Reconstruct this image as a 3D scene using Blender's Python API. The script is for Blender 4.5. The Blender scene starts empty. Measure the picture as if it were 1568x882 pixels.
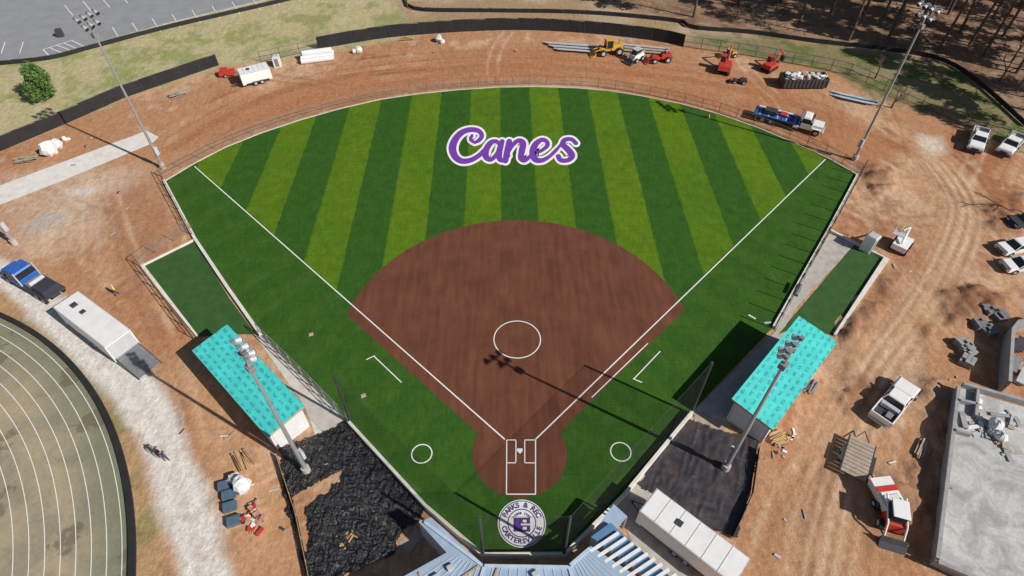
import bpy, math, random
import numpy as np
from mathutils import Vector, Matrix
random.seed(7)
F=938.0; TH=math.radians(47.7); S=math.sin(TH); C=math.cos(TH); H=50.3; CY=-26.0
def P(u,v,h=0.0):
    a=(u-784)/F; b=(441-v)/F
    t=(H-h)/(S-b*C)
    return Vector((a*t, CY+(C+b*S)*t, h))
def hof(base,tv):
    g=P(*base); best=None
    for i in range(10,400):
        h=i*.1; Y=g.y-CY
        v=441+F*((H-h)*C-Y*S)/(Y*C+(H-h)*S)
        if best is None or abs(v-tv)<best[0]: best=(abs(v-tv),h)
    return best[1]
scene=bpy.context.scene
# ---------------------------------------------------------------- materials
def nodes(name):
    m=bpy.data.materials.new(name); m.use_nodes=True
    nt=m.node_tree; bs=nt.nodes['Principled BSDF']; return m,nt,bs
class N:
    def __init__(s,nt): s.nt=nt
    def add(s,t,**k):
        n=s.nt.nodes.new(t)
        for a,b in k.items(): setattr(n,a,b)
        return n
    def inp(s,n,i,v):
        if isinstance(v,bpy.types.NodeSocket): s.nt.links.new(v,n.inputs[i])
        elif v is not None: n.inputs[i].default_value=v
    def math(s,op,a,b=None,c=None,clamp=False):
        n=s.add('ShaderNodeMath',operation=op,use_clamp=clamp)
        s.inp(n,0,a)
        if b is not None: s.inp(n,1,b)
        if c is not None: s.inp(n,2,c)
        return n.outputs[0]
    def noise(s,vec,scale,detail=5,rough=.6,dist=0):
        n=s.add('ShaderNodeTexNoise'); s.inp(n,'Vector',vec); s.inp(n,'Scale',scale); s.inp(n,'Detail',detail); s.inp(n,'Roughness',rough); s.inp(n,'Distortion',dist)
        return n.outputs['Fac']
    def mr(s,v,a,b,c,d):
        n=s.add('ShaderNodeMapRange'); s.inp(n,0,v)
        for i,x in enumerate((a,b,c,d)): s.inp(n,i+1,x)
        return n.outputs[0]
    def mix(s,f,a,b):
        n=s.add('ShaderNodeMix',data_type='RGBA'); s.inp(n,0,f); s.inp(n,6,a); s.inp(n,7,b); return n.outputs[2]
    def scale(s,col,f):
        n=s.add('ShaderNodeVectorMath',operation='SCALE'); s.inp(n,0,col); s.inp(n,'Scale',f); return n.outputs[0]
    def mapping(s,vec,sc=(1,1,1),rot=0):
        n=s.add('ShaderNodeMapping'); s.inp(n,0,vec); n.inputs['Scale'].default_value=sc; n.inputs['Rotation'].default_value=(0,0,rot); return n.outputs[0]
    def obj(s): return s.add('ShaderNodeTexCoord').outputs['Object']
    def bump(s,h,strength,dist,bs):
        n=s.add('ShaderNodeBump'); s.inp(n,'Height',h); s.inp(n,'Strength',strength); s.inp(n,'Distance',dist)
        s.nt.links.new(n.outputs[0],bs.inputs['Normal'])
def c4(c): return (c[0],c[1],c[2],1)
MC={}
def mat(name,col,rough=.7,var=.15,sc=2.0,bump=0.0,metal=0.0,dirt=0.0,bd=.03):
    if name in MC: return MC[name]
    m,nt,bs=nodes(name); q=N(nt); o=q.obj()
    f=q.noise(o,sc,6,.65); k=q.mr(f,.3,.7,1-var,1+var)
    base=q.add('ShaderNodeRGB').outputs[0]; base.default_value=c4(col)
    out=q.scale(base,k)
    if dirt>0:
        f2=q.noise(o,sc*.35+.2,5,.7); d=q.mr(f2,.5,.68,0,dirt); out=q.mix(d,out,(.32,.19,.11,1))
    nt.links.new(out,bs.inputs['Base Color'])
    bs.inputs['Roughness'].default_value=rough; bs.inputs['Metallic'].default_value=metal
    if bump: q.bump(q.noise(o,sc*6,4,.6),bump,bd,bs)
    MC[name]=m; return m
WHITE=mat('white_paint',(.78,.78,.77),.4,.06,1.5,dirt=.22)
LINE=mat('field_paint',(.8,.8,.77),.9,.1,4)
PURP=mat('purple_paint',(.16,.035,.36),.9,.12,1)
NAVY=mat('navy_paint',(.075,.03,.17),.9,.1,2)
GLASS=mat('window_glass',(.02,.025,.03),.12,.1)
RUB=mat('tyre_rubber',(.02,.02,.02),.8,.2)
STEEL=mat('galvanised_steel',(.42,.43,.45),.45,.12,3,metal=.5)
LGREY=mat('light_grey_metal',(.47,.48,.5),.5,.12)
DSTEEL=mat('dark_steel',(.05,.05,.055),.5,.2)
RAIL=mat('fence_rail',(.24,.15,.10),.6,.2)
RED=mat('red_paint',(.5,.04,.025),.45,.15,2,dirt=.3)
YEL=mat('yellow_paint',(.60,.34,.05),.45,.15,2,dirt=.4)
BLUE=mat('blue_paint',(.03,.12,.42),.5,.15)
NAVYT=mat('navy_truck_paint',(.03,.055,.12),.35,.2,1,dirt=.2)
CONC=mat('concrete',(.42,.39,.35),.9,.2,1.2,.3,dirt=.4)
CONCL=mat('concrete_light',(.58,.55,.50),.9,.15,1.2,.2,dirt=.3)
CMU=mat('concrete_block',(.32,.32,.32),.9,.2,2,.3)
WOOD=mat('raw_timber',(.48,.31,.16),.8,.25,2,.2)
WOODG=mat('weathered_timber',(.38,.31,.24),.85,.25,2,.2)
WRAP=mat('plastic_wrap',(.7,.7,.7),.35,.12,3,.5)
BLACKF=mat('black_mesh_fabric',(.016,.016,.018),.85,.35,.8,.3)
TYV=mat('white_house_wrap',(.66,.66,.66),.6,.08)
BARK=mat('pine_bark',(.13,.085,.06),.9,.3,3,.5)
SKIN=mat('skin',(.5,.28,.2),.6,.05)
GREYB=mat('grey_panel',(.2,.21,.22),.6,.15)
BLUEG=mat('blue_grey_roofing',(.33,.43,.55),.45,.12,.7,dirt=.15)
BLUED=mat('blue_decking',(.10,.22,.38),.5,.15,1)
SKYP=mat('pale_blue_panel',(.45,.55,.65),.5,.12)
CLOTH1=mat('dark_cloth',(.03,.035,.05),.9,.1); CLOTH2=mat('hi_vis_cloth',(.55,.62,.05),.8,.1); CLOTH3=mat('denim',(.06,.09,.16),.9,.15)
def netmat(name,col,op):
    m,nt,bs=nodes(name); q=N(nt)
    bs.inputs['Base Color'].default_value=c4(col); bs.inputs['Roughness'].default_value=.8
    tr=q.add('ShaderNodeBsdfTransparent'); mx=q.add('ShaderNodeMixShader')
    f=q.mr(q.noise(q.obj(),.8,4,.6),.3,.7,op*.8,op*1.2)
    nt.links.new(f,mx.inputs[0]); nt.links.new(tr.outputs[0],mx.inputs[1]); nt.links.new(bs.outputs[0],mx.inputs[2])
    nt.links.new(mx.outputs[0],nt.nodes['Material Output'].inputs[0]); return m
NET=netmat('backstop_netting',(.01,.01,.012),.2)
CHAIN=netmat('chain_link',(.3,.27,.25),.12)
# ---------------------------------------------------------------- builder
class B:
    def __init__(s): s.v=[];s.f=[];s.m=[];s.mats=[]
    def mi(s,m):
        if m not in s.mats: s.mats.append(m)
        return s.mats.index(m)
    def add(s,vs,fs,m):
        o=len(s.v); s.v+= [tuple(x) for x in vs]; i=s.mi(m)
        for f in fs: s.f.append(tuple(o+k for k in f)); s.m.append(i)
    def fr(s,a,z0,b,z1,m):
        vs=[(a[0],a[2],z0),(a[1],a[2],z0),(a[1],a[3],z0),(a[0],a[3],z0),(b[0],b[2],z1),(b[1],b[2],z1),(b[1],b[3],z1),(b[0],b[3],z1)]
        s.add(vs,[(3,2,1,0),(4,5,6,7),(0,1,5,4),(1,2,6,5),(2,3,7,6),(3,0,4,7)],m)
    def bx(s,x0,x1,y0,y1,z0,z1,m): s.fr((x0,x1,y0,y1),z0,(x0,x1,y0,y1),z1,m)
    def ob(s,c,sz,rz,m,tilt=0):
        M=Matrix.Translation(Vector(c))@Matrix.Rotation(rz,4,'Z')@Matrix.Rotation(tilt,4,'Y')
        hx,hy,hz=[k/2 for k in sz]
        vs=[M@Vector(p) for p in [(-hx,-hy,-hz),(hx,-hy,-hz),(hx,hy,-hz),(-hx,hy,-hz),(-hx,-hy,hz),(hx,-hy,hz),(hx,hy,hz),(-hx,hy,hz)]]
        s.add(vs,[(3,2,1,0),(4,5,6,7),(0,1,5,4),(1,2,6,5),(2,3,7,6),(3,0,4,7)],m)
    def cy(s,p0,p1,r0,r1,m,n=8):
        p0=Vector(p0);p1=Vector(p1);d=(p1-p0)
        if d.length<1e-6: return
        d.normalize(); a=d.orthogonal().normalized(); b=d.cross(a)
        vs=[]
        for p,r in((p0,r0),(p1,r1)):
            for i in range(n):
                t=2*math.pi*i/n; vs.append(p+a*(r*math.cos(t))+b*(r*math.sin(t)))
        fs=[(i,(i+1)%n,n+(i+1)%n,n+i) for i in range(n)]+[tuple(range(n-1,-1,-1)),tuple(range(n,2*n))]
        s.add(vs,fs,m)
    def wheel(s,x,y,r,w):
        s.cy((x,y-w/2,r),(x,y+w/2,r),r,r,RUB,14); s.cy((x,y-w/2-.01,r),(x,y+w/2+.01,r),r*.55,r*.55,LGREY,10)
    def prism(s,pts,z0,z1,m,mside=None):
        n=len(pts); vs=[(p[0],p[1],z0) for p in pts]+[(p[0],p[1],z1) for p in pts]
        ar=sum(pts[i][0]*pts[(i+1)%n][1]-pts[(i+1)%n][0]*pts[i][1] for i in range(n))
        top=tuple(range(n,2*n)) if ar>0 else tuple(range(2*n-1,n-1,-1))
        s.add(vs,[top],m); s.add(vs,[(i,(i+1)%n,n+(i+1)%n,n+i) if ar>0 else ((i+1)%n,i,n+i,n+(i+1)%n) for i in range(n)],mside or m)
    def hull(s,prof,y0,y1,m,inset=0):
        n=len(prof); vs=[(p[0],y0,p[1]) for p in prof]+[(p[0],y1,p[1]) for p in prof]
        s.add(vs,[tuple(range(n)),tuple(range(2*n-1,n-1,-1))]+[(i,n+i,n+(i+1)%n,(i+1)%n) for i in range(n)],m)
    def blob(s,c,r,m,n=7,seed=0,flat=1.0,jit=.25):
        rr=random.Random(seed); vs=[];rows=5
        for i in range(rows+1):
            ph=math.pi*i/rows-math.pi/2
            for j in range(n):
                t=2*math.pi*j/n; k=1+rr.uniform(-jit,jit)
                vs.append((c[0]+r[0]*k*math.cos(ph)*math.cos(t),c[1]+r[1]*k*math.cos(ph)*math.sin(t),c[2]+r[2]*k*math.sin(ph)*flat))
        fs=[(i*n+j,i*n+(j+1)%n,(i+1)*n+(j+1)%n,(i+1)*n+j) for i in range(rows) for j in range(n)]
        s.add(vs,fs,m)
    def obj(s,name,loc=None,rz=0,bevel=0,smooth=False,sc=1):
        me=bpy.data.meshes.new(name); me.from_pydata(s.v,[],s.f)
        for m in s.mats: me.materials.append(m)
        me.polygons.foreach_set('material_index',s.m)
        if smooth: me.polygons.foreach_set('use_smooth',[True]*len(s.f))
        me.update(); o=bpy.data.objects.new(name,me); scene.collection.objects.link(o)
        if loc is not None: o.location=loc
        o.rotation_euler=(0,0,rz); o.scale=(sc,sc,sc)
        if bevel:
            b=o.modifiers.new('bevel','BEVEL'); b.width=bevel; b.segments=2; b.limit_method='ANGLE'
        return o
def sheet(name,pts,z,m):
    b=B(); n=len(pts); ar=sum(pts[i][0]*pts[(i+1)%n][1]-pts[(i+1)%n][0]*pts[i][1] for i in range(n))
    vs=[(p[0],p[1],z) for p in pts]; b.add(vs,[tuple(range(n)) if ar>0 else tuple(range(n-1,-1,-1))],m); return b.obj(name)
def strip(b,pts,w,z,m,closed=False,h=0):
    pts=[Vector((p[0],p[1])) for p in pts]; n=len(pts); L=[];R=[]
    for i in range(n):
        if closed: a=pts[i-1]; c=pts[(i+1)%n]
        else: a=pts[max(i-1,0)]; c=pts[min(i+1,n-1)]
        d=(c-a).normalized(); nn=Vector((-d.y,d.x)); k=1
        if 0<i<n-1 or closed:
            d1=(pts[i]-a).normalized(); co=max(.4,abs(d1.dot(d))); k=1/co
        L.append(pts[i]+nn*w/2*k); R.append(pts[i]-nn*w/2*k)
    m_=n if closed else n-1
    vs=[(p.x,p.y,z+h) for p in L]+[(p.x,p.y,z+h) for p in R]
    fs=[(n+i,n+(i+1)%n,(i+1)%n,i) for i in range(m_)]
    b.add(vs,fs,m)
    if h>0:
        vs2=vs+[(p.x,p.y,z) for p in L]+[(p.x,p.y,z) for p in R]
        f2=[(i,(i+1)%n,2*n+(i+1)%n,2*n+i) for i in range(m_)]+[(n+(i+1)%n,n+i,3*n+i,3*n+(i+1)%n) for i in range(m_)]
        if not closed: f2+=[(n,0,2*n,3*n),(n-1,2*n-1,4*n-1,3*n-1)]
        b.add(vs2,f2,m)
def crom(p,k=8):
    out=[]; n=len(p)
    for i in range(n-1):
        a=p[max(i-1,0)];b_=p[i];c=p[i+1];d=p[min(i+2,n-1)]
        for j in range(k):
            t=j/k
            out.append(tuple(.5*((2*b_[q])+(-a[q]+c[q])*t+(2*a[q]-5*b_[q]+4*c[q]-d[q])*t*t+(-a[q]+3*b_[q]-3*c[q]+d[q])*t**3) for q in range(len(b_))))
    out.append(tuple(p[-1])); return out
# ---------------------------------------------------------------- field frame
home=P(796,691); Lc=P(297,254); Rc=P(1265,243)
ax=((Lc-home).normalized()+(Rc-home).normalized()).normalized()
phi=math.atan2(-ax.x,ax.y)
def fw(x,y,z=0):
    return Vector((home.x+x*math.cos(phi)-y*math.sin(phi),home.y+x*math.sin(phi)+y*math.cos(phi),z))
# ---------------------------------------------------------------- ground
rg=np.random.default_rng(5); LAT=rg.random((8,256,256))
def vn(x,y,s,k):
    x=x/s+1000;y=y/s+1000; xi=np.floor(x).astype(int);yi=np.floor(y).astype(int);fx=x-xi;fy=y-yi
    fx=fx*fx*(3-2*fx);fy=fy*fy*(3-2*fy);L=LAT[k%8]
    g=lambda a,b:L[a%256,b%256]
    return (g(xi,yi)*(1-fx)+g(xi+1,yi)*fx)*(1-fy)+(g(xi,yi+1)*(1-fx)+g(xi+1,yi+1)*fx)*fy
def fbm(x,y,s,k,o=4):
    t=0;a=1;w=0
    for i in range(o): t=t+a*vn(x,y,s,k+i); w+=a; a*=.55; s/=2.1
    return t/w
gx=np.concatenate([[-3000,-1200,-500,-250,-150],np.arange(-112,112.1,.30),[150,250,500,1200,3000]])
gy=np.concatenate([[-1500,-500,-150,-60],np.arange(-20,112,.30),[130,170,260,500,1200,4000]])
X,Y=np.meshgrid(gx,gy); Xf=X.ravel();Yf=Y.ravel(); NV=len(Xf)
n1=fbm(Xf,Yf,9,0);n2=fbm(Xf,Yf,3,2,5);n3=fbm(Xf,Yf,22,4,3);n4=fbm(Xf,Yf,1.2,5,3)
def segd(px,py,a,b):
    dx=b[0]-a[0];dy=b[1]-a[1];l=dx*dx+dy*dy+1e-9
    t=np.clip(((px-a[0])*dx+(py-a[1])*dy)/l,0,1)
    return np.hypot(px-a[0]-t*dx,py-a[1]-t*dy)
def pmask(pp,soft=1.,edge=1.):
    p=[P(*q) for q in pp]; ins=np.zeros(NV,bool); d=np.full(NV,1e9); n=len(p)
    for i in range(n):
        a=p[i];b=p[(i+1)%n]; d=np.minimum(d,segd(Xf,Yf,a,b))
        c=((a.y>Yf)!=(b.y>Yf))
        xx=(b.x-a.x)*(Yf-a.y)/((b.y-a.y) if abs(b.y-a.y)>1e-9 else 1e-9)+a.x
        ins^=(c&(Xf<xx))
    sd=np.where(ins,d,-d)+(n2-.5)*2*edge*2
    return np.clip(sd/soft*.5+.5,0,1)
def wstroke(p,w,soft,edge):
    x0=min(q[0] for q in p)-w-3;x1=max(q[0] for q in p)+w+3;y0=min(q[1] for q in p)-w-3;y1=max(q[1] for q in p)+w+3
    ix=np.nonzero((Xf>x0)&(Xf<x1)&(Yf>y0)&(Yf<y1))[0]; out=np.zeros(NV)
    if len(ix)==0: return out
    xs=Xf[ix];ys=Yf[ix]; d=np.full(len(ix),1e9)
    for i in range(len(p)-1): d=np.minimum(d,segd(xs,ys,p[i],p[i+1]))
    out[ix]=np.clip((w/2-d+(n2[ix]-.5)*2*edge)/soft*.5+.5,0,1); return out
def offs(p,off):
    if not off: return p
    q=[]
    for i in range(len(p)):
        a=p[max(i-1,0)];b=p[min(i+1,len(p)-1)];d=(b-a).normalized();q.append(p[i]+Vector((-d.y,d.x,0))*off)
    return q
def smask(pp,w,soft=.6,edge=.5,off=0):
    return wstroke(offs([P(*q) for q in crom(pp,5)],off),w,soft,edge)
col=np.zeros((NV,3)); Z=np.zeros(NV)
def lay(c,m):
    global col
    col=col*(1-m[:,None])+np.array(c)[None,:]*m[:,None]
def ss(x,a,b): t=np.clip((x-a)/(b-a),0,1); return t*t*(3-2*t)
col[:]=(.43,.225,.118)
lay((.56,.37,.23),ss(n1,.47,.68)*.8)
lay((.33,.125,.05),ss(n2*.5+n3*.5,.47,.62)*.8)
lay((.62,.46,.33),ss(n2,.6,.74)*.5)
lay((.24,.115,.065),ss(n4*.6+n1*.4,.6,.74)*.5)
lay((.37,.155,.068),pmask([(240,235),(330,170),(430,130),(560,100),(700,78),(850,72),(1050,100),(1180,120),(1300,180),(1420,230),(1330,260),(1250,225),(1100,165),(900,125),(700,125),(500,165),(380,205)],1.5,.8)*(.5+.5*n1))
for off in(-4.0,-3.2,-2.5,-1.8,-1.2,-.6,0.1,.8,1.5,2.2,2.9,3.4,4.2):
    lay((.50,.29,.165) if int(abs(off)*10)%3 else (.25,.10,.045),smask([(250,225),(400,145),(560,108),(780,95),(1000,110),(1150,135),(1290,180),(1430,250),(1480,330)],.26,.25,.45,off)*(.25+.5*ss(n3,.35,.65)))
rr=random.Random(21)
for (u0,v0,u1,v1,nn) in((100,230,330,480,12),(1290,280,1560,560,18),(1180,560,1420,880,20),(260,560,450,880,10),(350,90,1000,130,10),(1180,130,1450,260,8)):
    for k in range(nn):
        a=P(rr.uniform(u0,u1),rr.uniform(v0,v1)); ang=rr.uniform(0,math.pi) if u0!=1180 else rr.uniform(.9,2.0); p=[a]; cv=rr.uniform(-.06,.06)
        for i in range(12):
            ang+=cv+rr.uniform(-.05,.05); p.append(p[-1]+Vector((math.cos(ang),math.sin(ang),0))*1.5)
        c=rr.choice([(.23,.11,.06),(.62,.46,.33),(.30,.125,.055),(.55,.36,.22)]); A=rr.uniform(.35,.65)
        for o_ in(-.85,.85): lay(c,wstroke(offs(p,o_),.3,.25,.3)*A)
far=pmask([(-900,420),(-300,330),(0,226),(100,184),(200,144),(335,100),(480,78),(600,53),(700,46),(800,42),(900,48),(1045,70),(1160,84),(1290,108),(1370,150),(1470,180),(1600,260),(2400,500),(2600,-400),(-1200,-400)],.8,.3)
lay((.35,.24,.14),far)
lay((.45,.35,.24),far*ss(n1,.45,.62)*.7)
gr=pmask([(-900,420),(-300,330),(0,226),(200,146),(335,102),(480,84),(640,55),(600,0),(430,-30),(0,80),(-600,160)],1.2,.6)
lay((.44,.39,.21),gr*.9)
lay((.20,.25,.06),gr*ss(n2*.6+n1*.4,.47,.62)*.65)
lay((.52,.44,.29),gr*ss(n4,.5,.75)*.5)
g2=pmask([(420,20),(700,30),(1000,40),(1050,60),(900,45),(640,48),(480,75)],1,.8)
lay((.27,.27,.11),g2*.7*ss(n2,.35,.6))
ff=pmask([(820,-10),(1000,18),(1060,42),(1250,62),(1350,74),(1440,90),(1500,128),(1600,200),(2400,420),(2600,-400),(700,-400)],1.5,1)
lay((.25,.15,.095),ff*.9)
lay((.12,.07,.048),ff*ss(n2,.48,.66)*.6)
lay((.42,.29,.19),ff*ss(n4,.56,.76)*.6)
g3=pmask([(1060,48),(1250,66),(1350,78),(1440,96),(1500,134),(1568,195),(1560,225),(1450,180),(1330,150),(1290,112),(1160,85),(1050,66)],1,.6)
lay((.19,.17,.08),g3*.75)
lay((.10,.15,.035),g3*ss(n2,.5,.62)*.8)
lay((.66,.56,.47),pmask([(1408,205),(1440,210),(1452,232),(1425,240),(1405,222)],.8,.5)*.8)
lay((.62,.52,.42),pmask([(0,270),(80,262),(230,250),(240,330),(230,380),(160,360),(60,390),(0,395)],2.5,1)*.35)
lay((.42,.40,.37),pmask([(35,345),(70,325),(98,322),(100,340),(70,355),(45,360)],.7,.5)*.7)
lay((.66,.60,.55),pmask([(105,295),(140,283),(150,292),(128,303)],.6,.4)*.8)
lay((.33,.125,.048),pmask([(150,300),(230,275),(262,340),(245,400),(190,390)],2,1)*.65)
lay((.36,.14,.055),pmask([(240,380),(300,520),(330,640),(280,600),(200,480)],2,1.4)*.45)
gt=pmask([(-300,430),(0,440),(70,478),(130,535),(190,610),(225,690),(262,882),(280,1000),(190,1000),(200,800),(160,640),(80,530),(0,485),(-300,440)],.8,.4)
lay((.42,.27,.14),gt*.9); lay((.19,.20,.07),gt*ss(n2,.5,.62)*.6)
lay((.58,.34,.19),pmask([(250,560),(330,600),(420,690),(440,800),(470,882),(360,882),(320,740),(280,640)],1.5,.8)*.5)
gp=[(-40,400),(20,428),(85,480),(150,540),(210,600),(245,660),(270,740),(300,830),(330,940)]
lay((.66,.62,.56),smask(gp,3.7,.5,.7)*.95)
lay((.50,.42,.34),smask(gp,3.6,.5,.6)*ss(n4,.55,.75)*.6)
for off in(-.9,.9): lay((.74,.71,.68),smask(gp,.5,.5,.4,off)*.6)
rp=[(1250,882),(1275,760),(1300,640),(1340,560),(1400,480),(1445,400),(1470,320),(1430,250)]
lay((.55,.36,.22),smask(rp,5,1.5,1)*.6)
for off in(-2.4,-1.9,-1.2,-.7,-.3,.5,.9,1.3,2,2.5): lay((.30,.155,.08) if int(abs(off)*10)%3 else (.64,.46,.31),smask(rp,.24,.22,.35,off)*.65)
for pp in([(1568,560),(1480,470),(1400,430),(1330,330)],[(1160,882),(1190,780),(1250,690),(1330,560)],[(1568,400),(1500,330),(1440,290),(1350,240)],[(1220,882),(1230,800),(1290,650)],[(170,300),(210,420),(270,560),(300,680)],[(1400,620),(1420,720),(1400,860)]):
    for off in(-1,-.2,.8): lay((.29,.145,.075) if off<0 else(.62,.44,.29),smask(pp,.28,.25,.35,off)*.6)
rough=np.zeros(NV)
for pp,c,a in(([(1325,255),(1360,262),(1365,280),(1340,295),(1318,285)],(.20,.095,.05),.8),
  ([(1440,450),(1500,440),(1540,460),(1530,500),(1480,490),(1450,500)],(.25,.12,.065),.75),
  ([(1365,410),(1385,420),(1290,545),(1272,535)],(.26,.125,.065),.75),
  ([(1395,480),(1440,500),(1420,540),(1400,510)],(.27,.13,.065),.6),
  ([(1300,560),(1340,600),(1310,640),(1285,610)],(.28,.13,.065),.6),
  ([(1500,320),(1568,300),(1568,360),(1510,350)],(.27,.13,.07),.6),
  ([(1320,740),(1430,700),(1435,860),(1330,850)],(.33,.17,.09),.6),
  ([(1420,560),(1465,590),(1450,700),(1400,660)],(.36,.20,.115),.7)):
    m=pmask(pp,.8,.5); rough=np.maximum(rough,m); lay(c,m*a*(.5+n4))
for pp in([(250,300),(290,360),(240,380)],[(320,700),(400,690),(430,800),(380,860),(330,800)]):
    rough=np.maximum(rough,pmask(pp,.8,.4)*.3)
Z+=rough*(ss(n4,.35,.8)*.38+ss(n2,.4,.7)*.3)
for (u,v,r,h) in((1345,272,1.8,.5),(1495,455,2.2,.5),(1330,470,1.1,.35),(1300,520,1.0,.35)):
    g=P(u,v); d=np.hypot(Xf-g.x,Yf-g.y); Z+=np.exp(-(d/r)**2)*h*(.4+1.2*n4)
inner=(np.abs(Xf)<111)&(Yf<111)&(Yf>-19)
Z+=np.where(inner,(n4-.5)*.03,0)*1.0-.02
me=bpy.data.meshes.new('ground'); nx=len(gx);ny=len(gy)
me.vertices.add(NV); me.vertices.foreach_set('co',np.stack([Xf,Yf,Z],1).ravel())
ii=np.arange(NV).reshape(ny,nx); q=np.stack([ii[:-1,:-1],ii[:-1,1:],ii[1:,1:],ii[1:,:-1]],-1).reshape(-1,4)
me.loops.add(q.size); me.loops.foreach_set('vertex_index',q.ravel().astype(np.int32)); me.polygons.add(len(q))
me.polygons.foreach_set('loop_start',np.arange(0,q.size,4,dtype=np.int32)); me.polygons.foreach_set('loop_total',np.full(len(q),4,dtype=np.int32))
me.polygons.foreach_set('use_smooth',np.ones(len(q),bool))
me.update(calc_edges=True)
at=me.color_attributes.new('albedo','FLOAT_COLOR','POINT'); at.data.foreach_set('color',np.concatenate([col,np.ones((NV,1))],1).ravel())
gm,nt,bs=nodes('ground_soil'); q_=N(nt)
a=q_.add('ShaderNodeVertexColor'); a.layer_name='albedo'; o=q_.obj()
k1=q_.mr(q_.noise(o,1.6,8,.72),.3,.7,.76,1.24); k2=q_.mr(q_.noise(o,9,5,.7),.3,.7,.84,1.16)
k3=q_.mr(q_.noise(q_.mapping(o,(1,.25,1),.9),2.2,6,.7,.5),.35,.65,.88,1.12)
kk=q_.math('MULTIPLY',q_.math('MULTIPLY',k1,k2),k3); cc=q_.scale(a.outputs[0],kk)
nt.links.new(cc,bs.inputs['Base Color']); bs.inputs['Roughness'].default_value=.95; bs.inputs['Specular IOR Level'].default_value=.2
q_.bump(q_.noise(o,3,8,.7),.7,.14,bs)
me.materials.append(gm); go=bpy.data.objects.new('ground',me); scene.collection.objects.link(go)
# ---------------------------------------------------------------- turf
def fieldobj(name,pts,z,m):
    b=B(); n=len(pts); ar=sum(pts[i][0]*pts[(i+1)%n][1]-pts[(i+1)%n][0]*pts[i][1] for i in range(n))
    b.add([(p[0],p[1],0) for p in pts],[tuple(range(n)) if ar>0 else tuple(range(n-1,-1,-1))],m)
    return b.obj(name,(home.x,home.y,z),phi)
def tofield(p):
    d=p-home; return (d.x*math.cos(phi)+d.y*math.sin(phi),-d.x*math.sin(phi)+d.y*math.cos(phi))
arc=[(252,278),(297,251),(345,226),(400,204),(460,184),(520,167),(580,153),(640,144),(700,138),(760,134),(820,133),(880,135),(930,139),(980,147),(1040,159),(1100,175),(1160,196),(1220,221),(1268,243),(1313,268)]
rside=[(1313,268),(1268,353),(1183,502),(1058,632),(952,760),(864,850)]
lside=[(739,852),(652,776),(538,650),(400,514),(300,368),(252,278)]
turf_px=arc+rside[1:]+lside[:-1]
tm,nt,bs=nodes('artificial_turf'); q=N(nt); o=q.obj(); sx=q.add('ShaderNodeSeparateXYZ'); q.inp(sx,0,o); x=sx.outputs[0]; y=sx.outputs[1]
wob=q.math('MULTIPLY',q.math('SUBTRACT',q.noise(o,1.2,4),.5),.5); xx=q.math('ADD',x,wob)
t=q.math('DIVIDE',q.math('ADD',xx,4.57*20+1.45),9.14); fr=q.math('FRACT',t); st=q.mr(q.math('ABSOLUTE',q.math('SUBTRACT',fr,.75)),.235,.265,1,0)
fair=q.math('GREATER_THAN',q.math('SUBTRACT',y,q.math('ABSOLUTE',x)),0.0)
st=q.math('MULTIPLY',st,fair)
big=q.mr(q.noise(o,.10,4,.55),.35,.65,.66,1.0); st2=q.math('MULTIPLY',st,big)
cc=q.mix(st2,(.033,.098,.013,1),(.098,.182,.008,1))
ff_=q.math('FRACT',q.math('DIVIDE',q.math('ADD',q.math('ABSOLUTE',x),y),6.4)); fo=q.mr(q.math('ABSOLUTE',q.math('SUBTRACT',ff_,.5)),.2,.3,.0,.28)
cc=q.mix(q.math('MULTIPLY',q.math('SUBTRACT',1.0,fair),.6),cc,(.036,.098,.013,1))
cc=q.mix(q.math('MULTIPLY',q.math('SUBTRACT',1.0,fair),fo),cc,(.055,.125,.015,1))
k=q.mr(q.noise(o,.7,6,.7),.3,.7,.82,1.18); k2=q.mr(q.noise(q.mapping(o,(1,6,1)),1.5,4,.6),.3,.7,.85,1.15); k3=q.mr(q.noise(q.mapping(o,(8,.6,1)),1.0,4,.6),.3,.7,.8,1.2); k4=q.mr(q.noise(o,22,3,.7),.3,.7,.78,1.22)
cc=q.scale(cc,q.math('MULTIPLY',q.math('MULTIPLY',k,k2),q.math('MULTIPLY',k3,k4)))
sm=q.math('LESS_THAN',q.math('FRACT',q.math('DIVIDE',q.math('ADD',y,q.math('MULTIPLY',wob,.2)),2.285)),.04)
cc=q.mix(q.math('MULTIPLY',sm,.25),cc,(.02,.06,.012,1))
nt.links.new(cc,bs.inputs['Base Color']); bs.inputs['Roughness'].default_value=.85; bs.inputs['Specular IOR Level'].default_value=.1
q.bump(q.noise(o,30,3,.7),.5,.04,bs)
fieldobj('turf_field',[tofield(P(*p)) for p in turf_px],.02,tm)
im,nt,bs=nodes('infield_clay'); q=N(nt); o=q.obj()
k=q.mr(q.noise(o,.35,6,.65),.3,.7,.82,1.18); k2=q.mr(q.noise(q.mapping(o,(1,.12,1),.785),1.3,5,.6),.3,.7,.86,1.14); k3=q.mr(q.noise(q.mapping(o,(1,.12,1),-.785),1.6,5,.6),.3,.7,.86,1.14);k4=q.mr(q.noise(o,14,4,.7),.3,.7,.78,1.22)
base=q.add('ShaderNodeRGB').outputs[0]; base.default_value=(.138,.053,.031,1)
cc=q.scale(base,q.math('MULTIPLY',q.math('MULTIPLY',k,k2),q.math('MULTIPLY',k3,k4)))
nt.links.new(cc,bs.inputs['Base Color']); bs.inputs['Roughness'].default_value=.95; bs.inputs['Specular IOR Level'].default_value=.15; q.bump(q.noise(o,20,4,.7),.4,.04,bs)
pc=tofield(P(792,519.5)); RR=18.45; e=1.35*math.sqrt(2)
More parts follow.
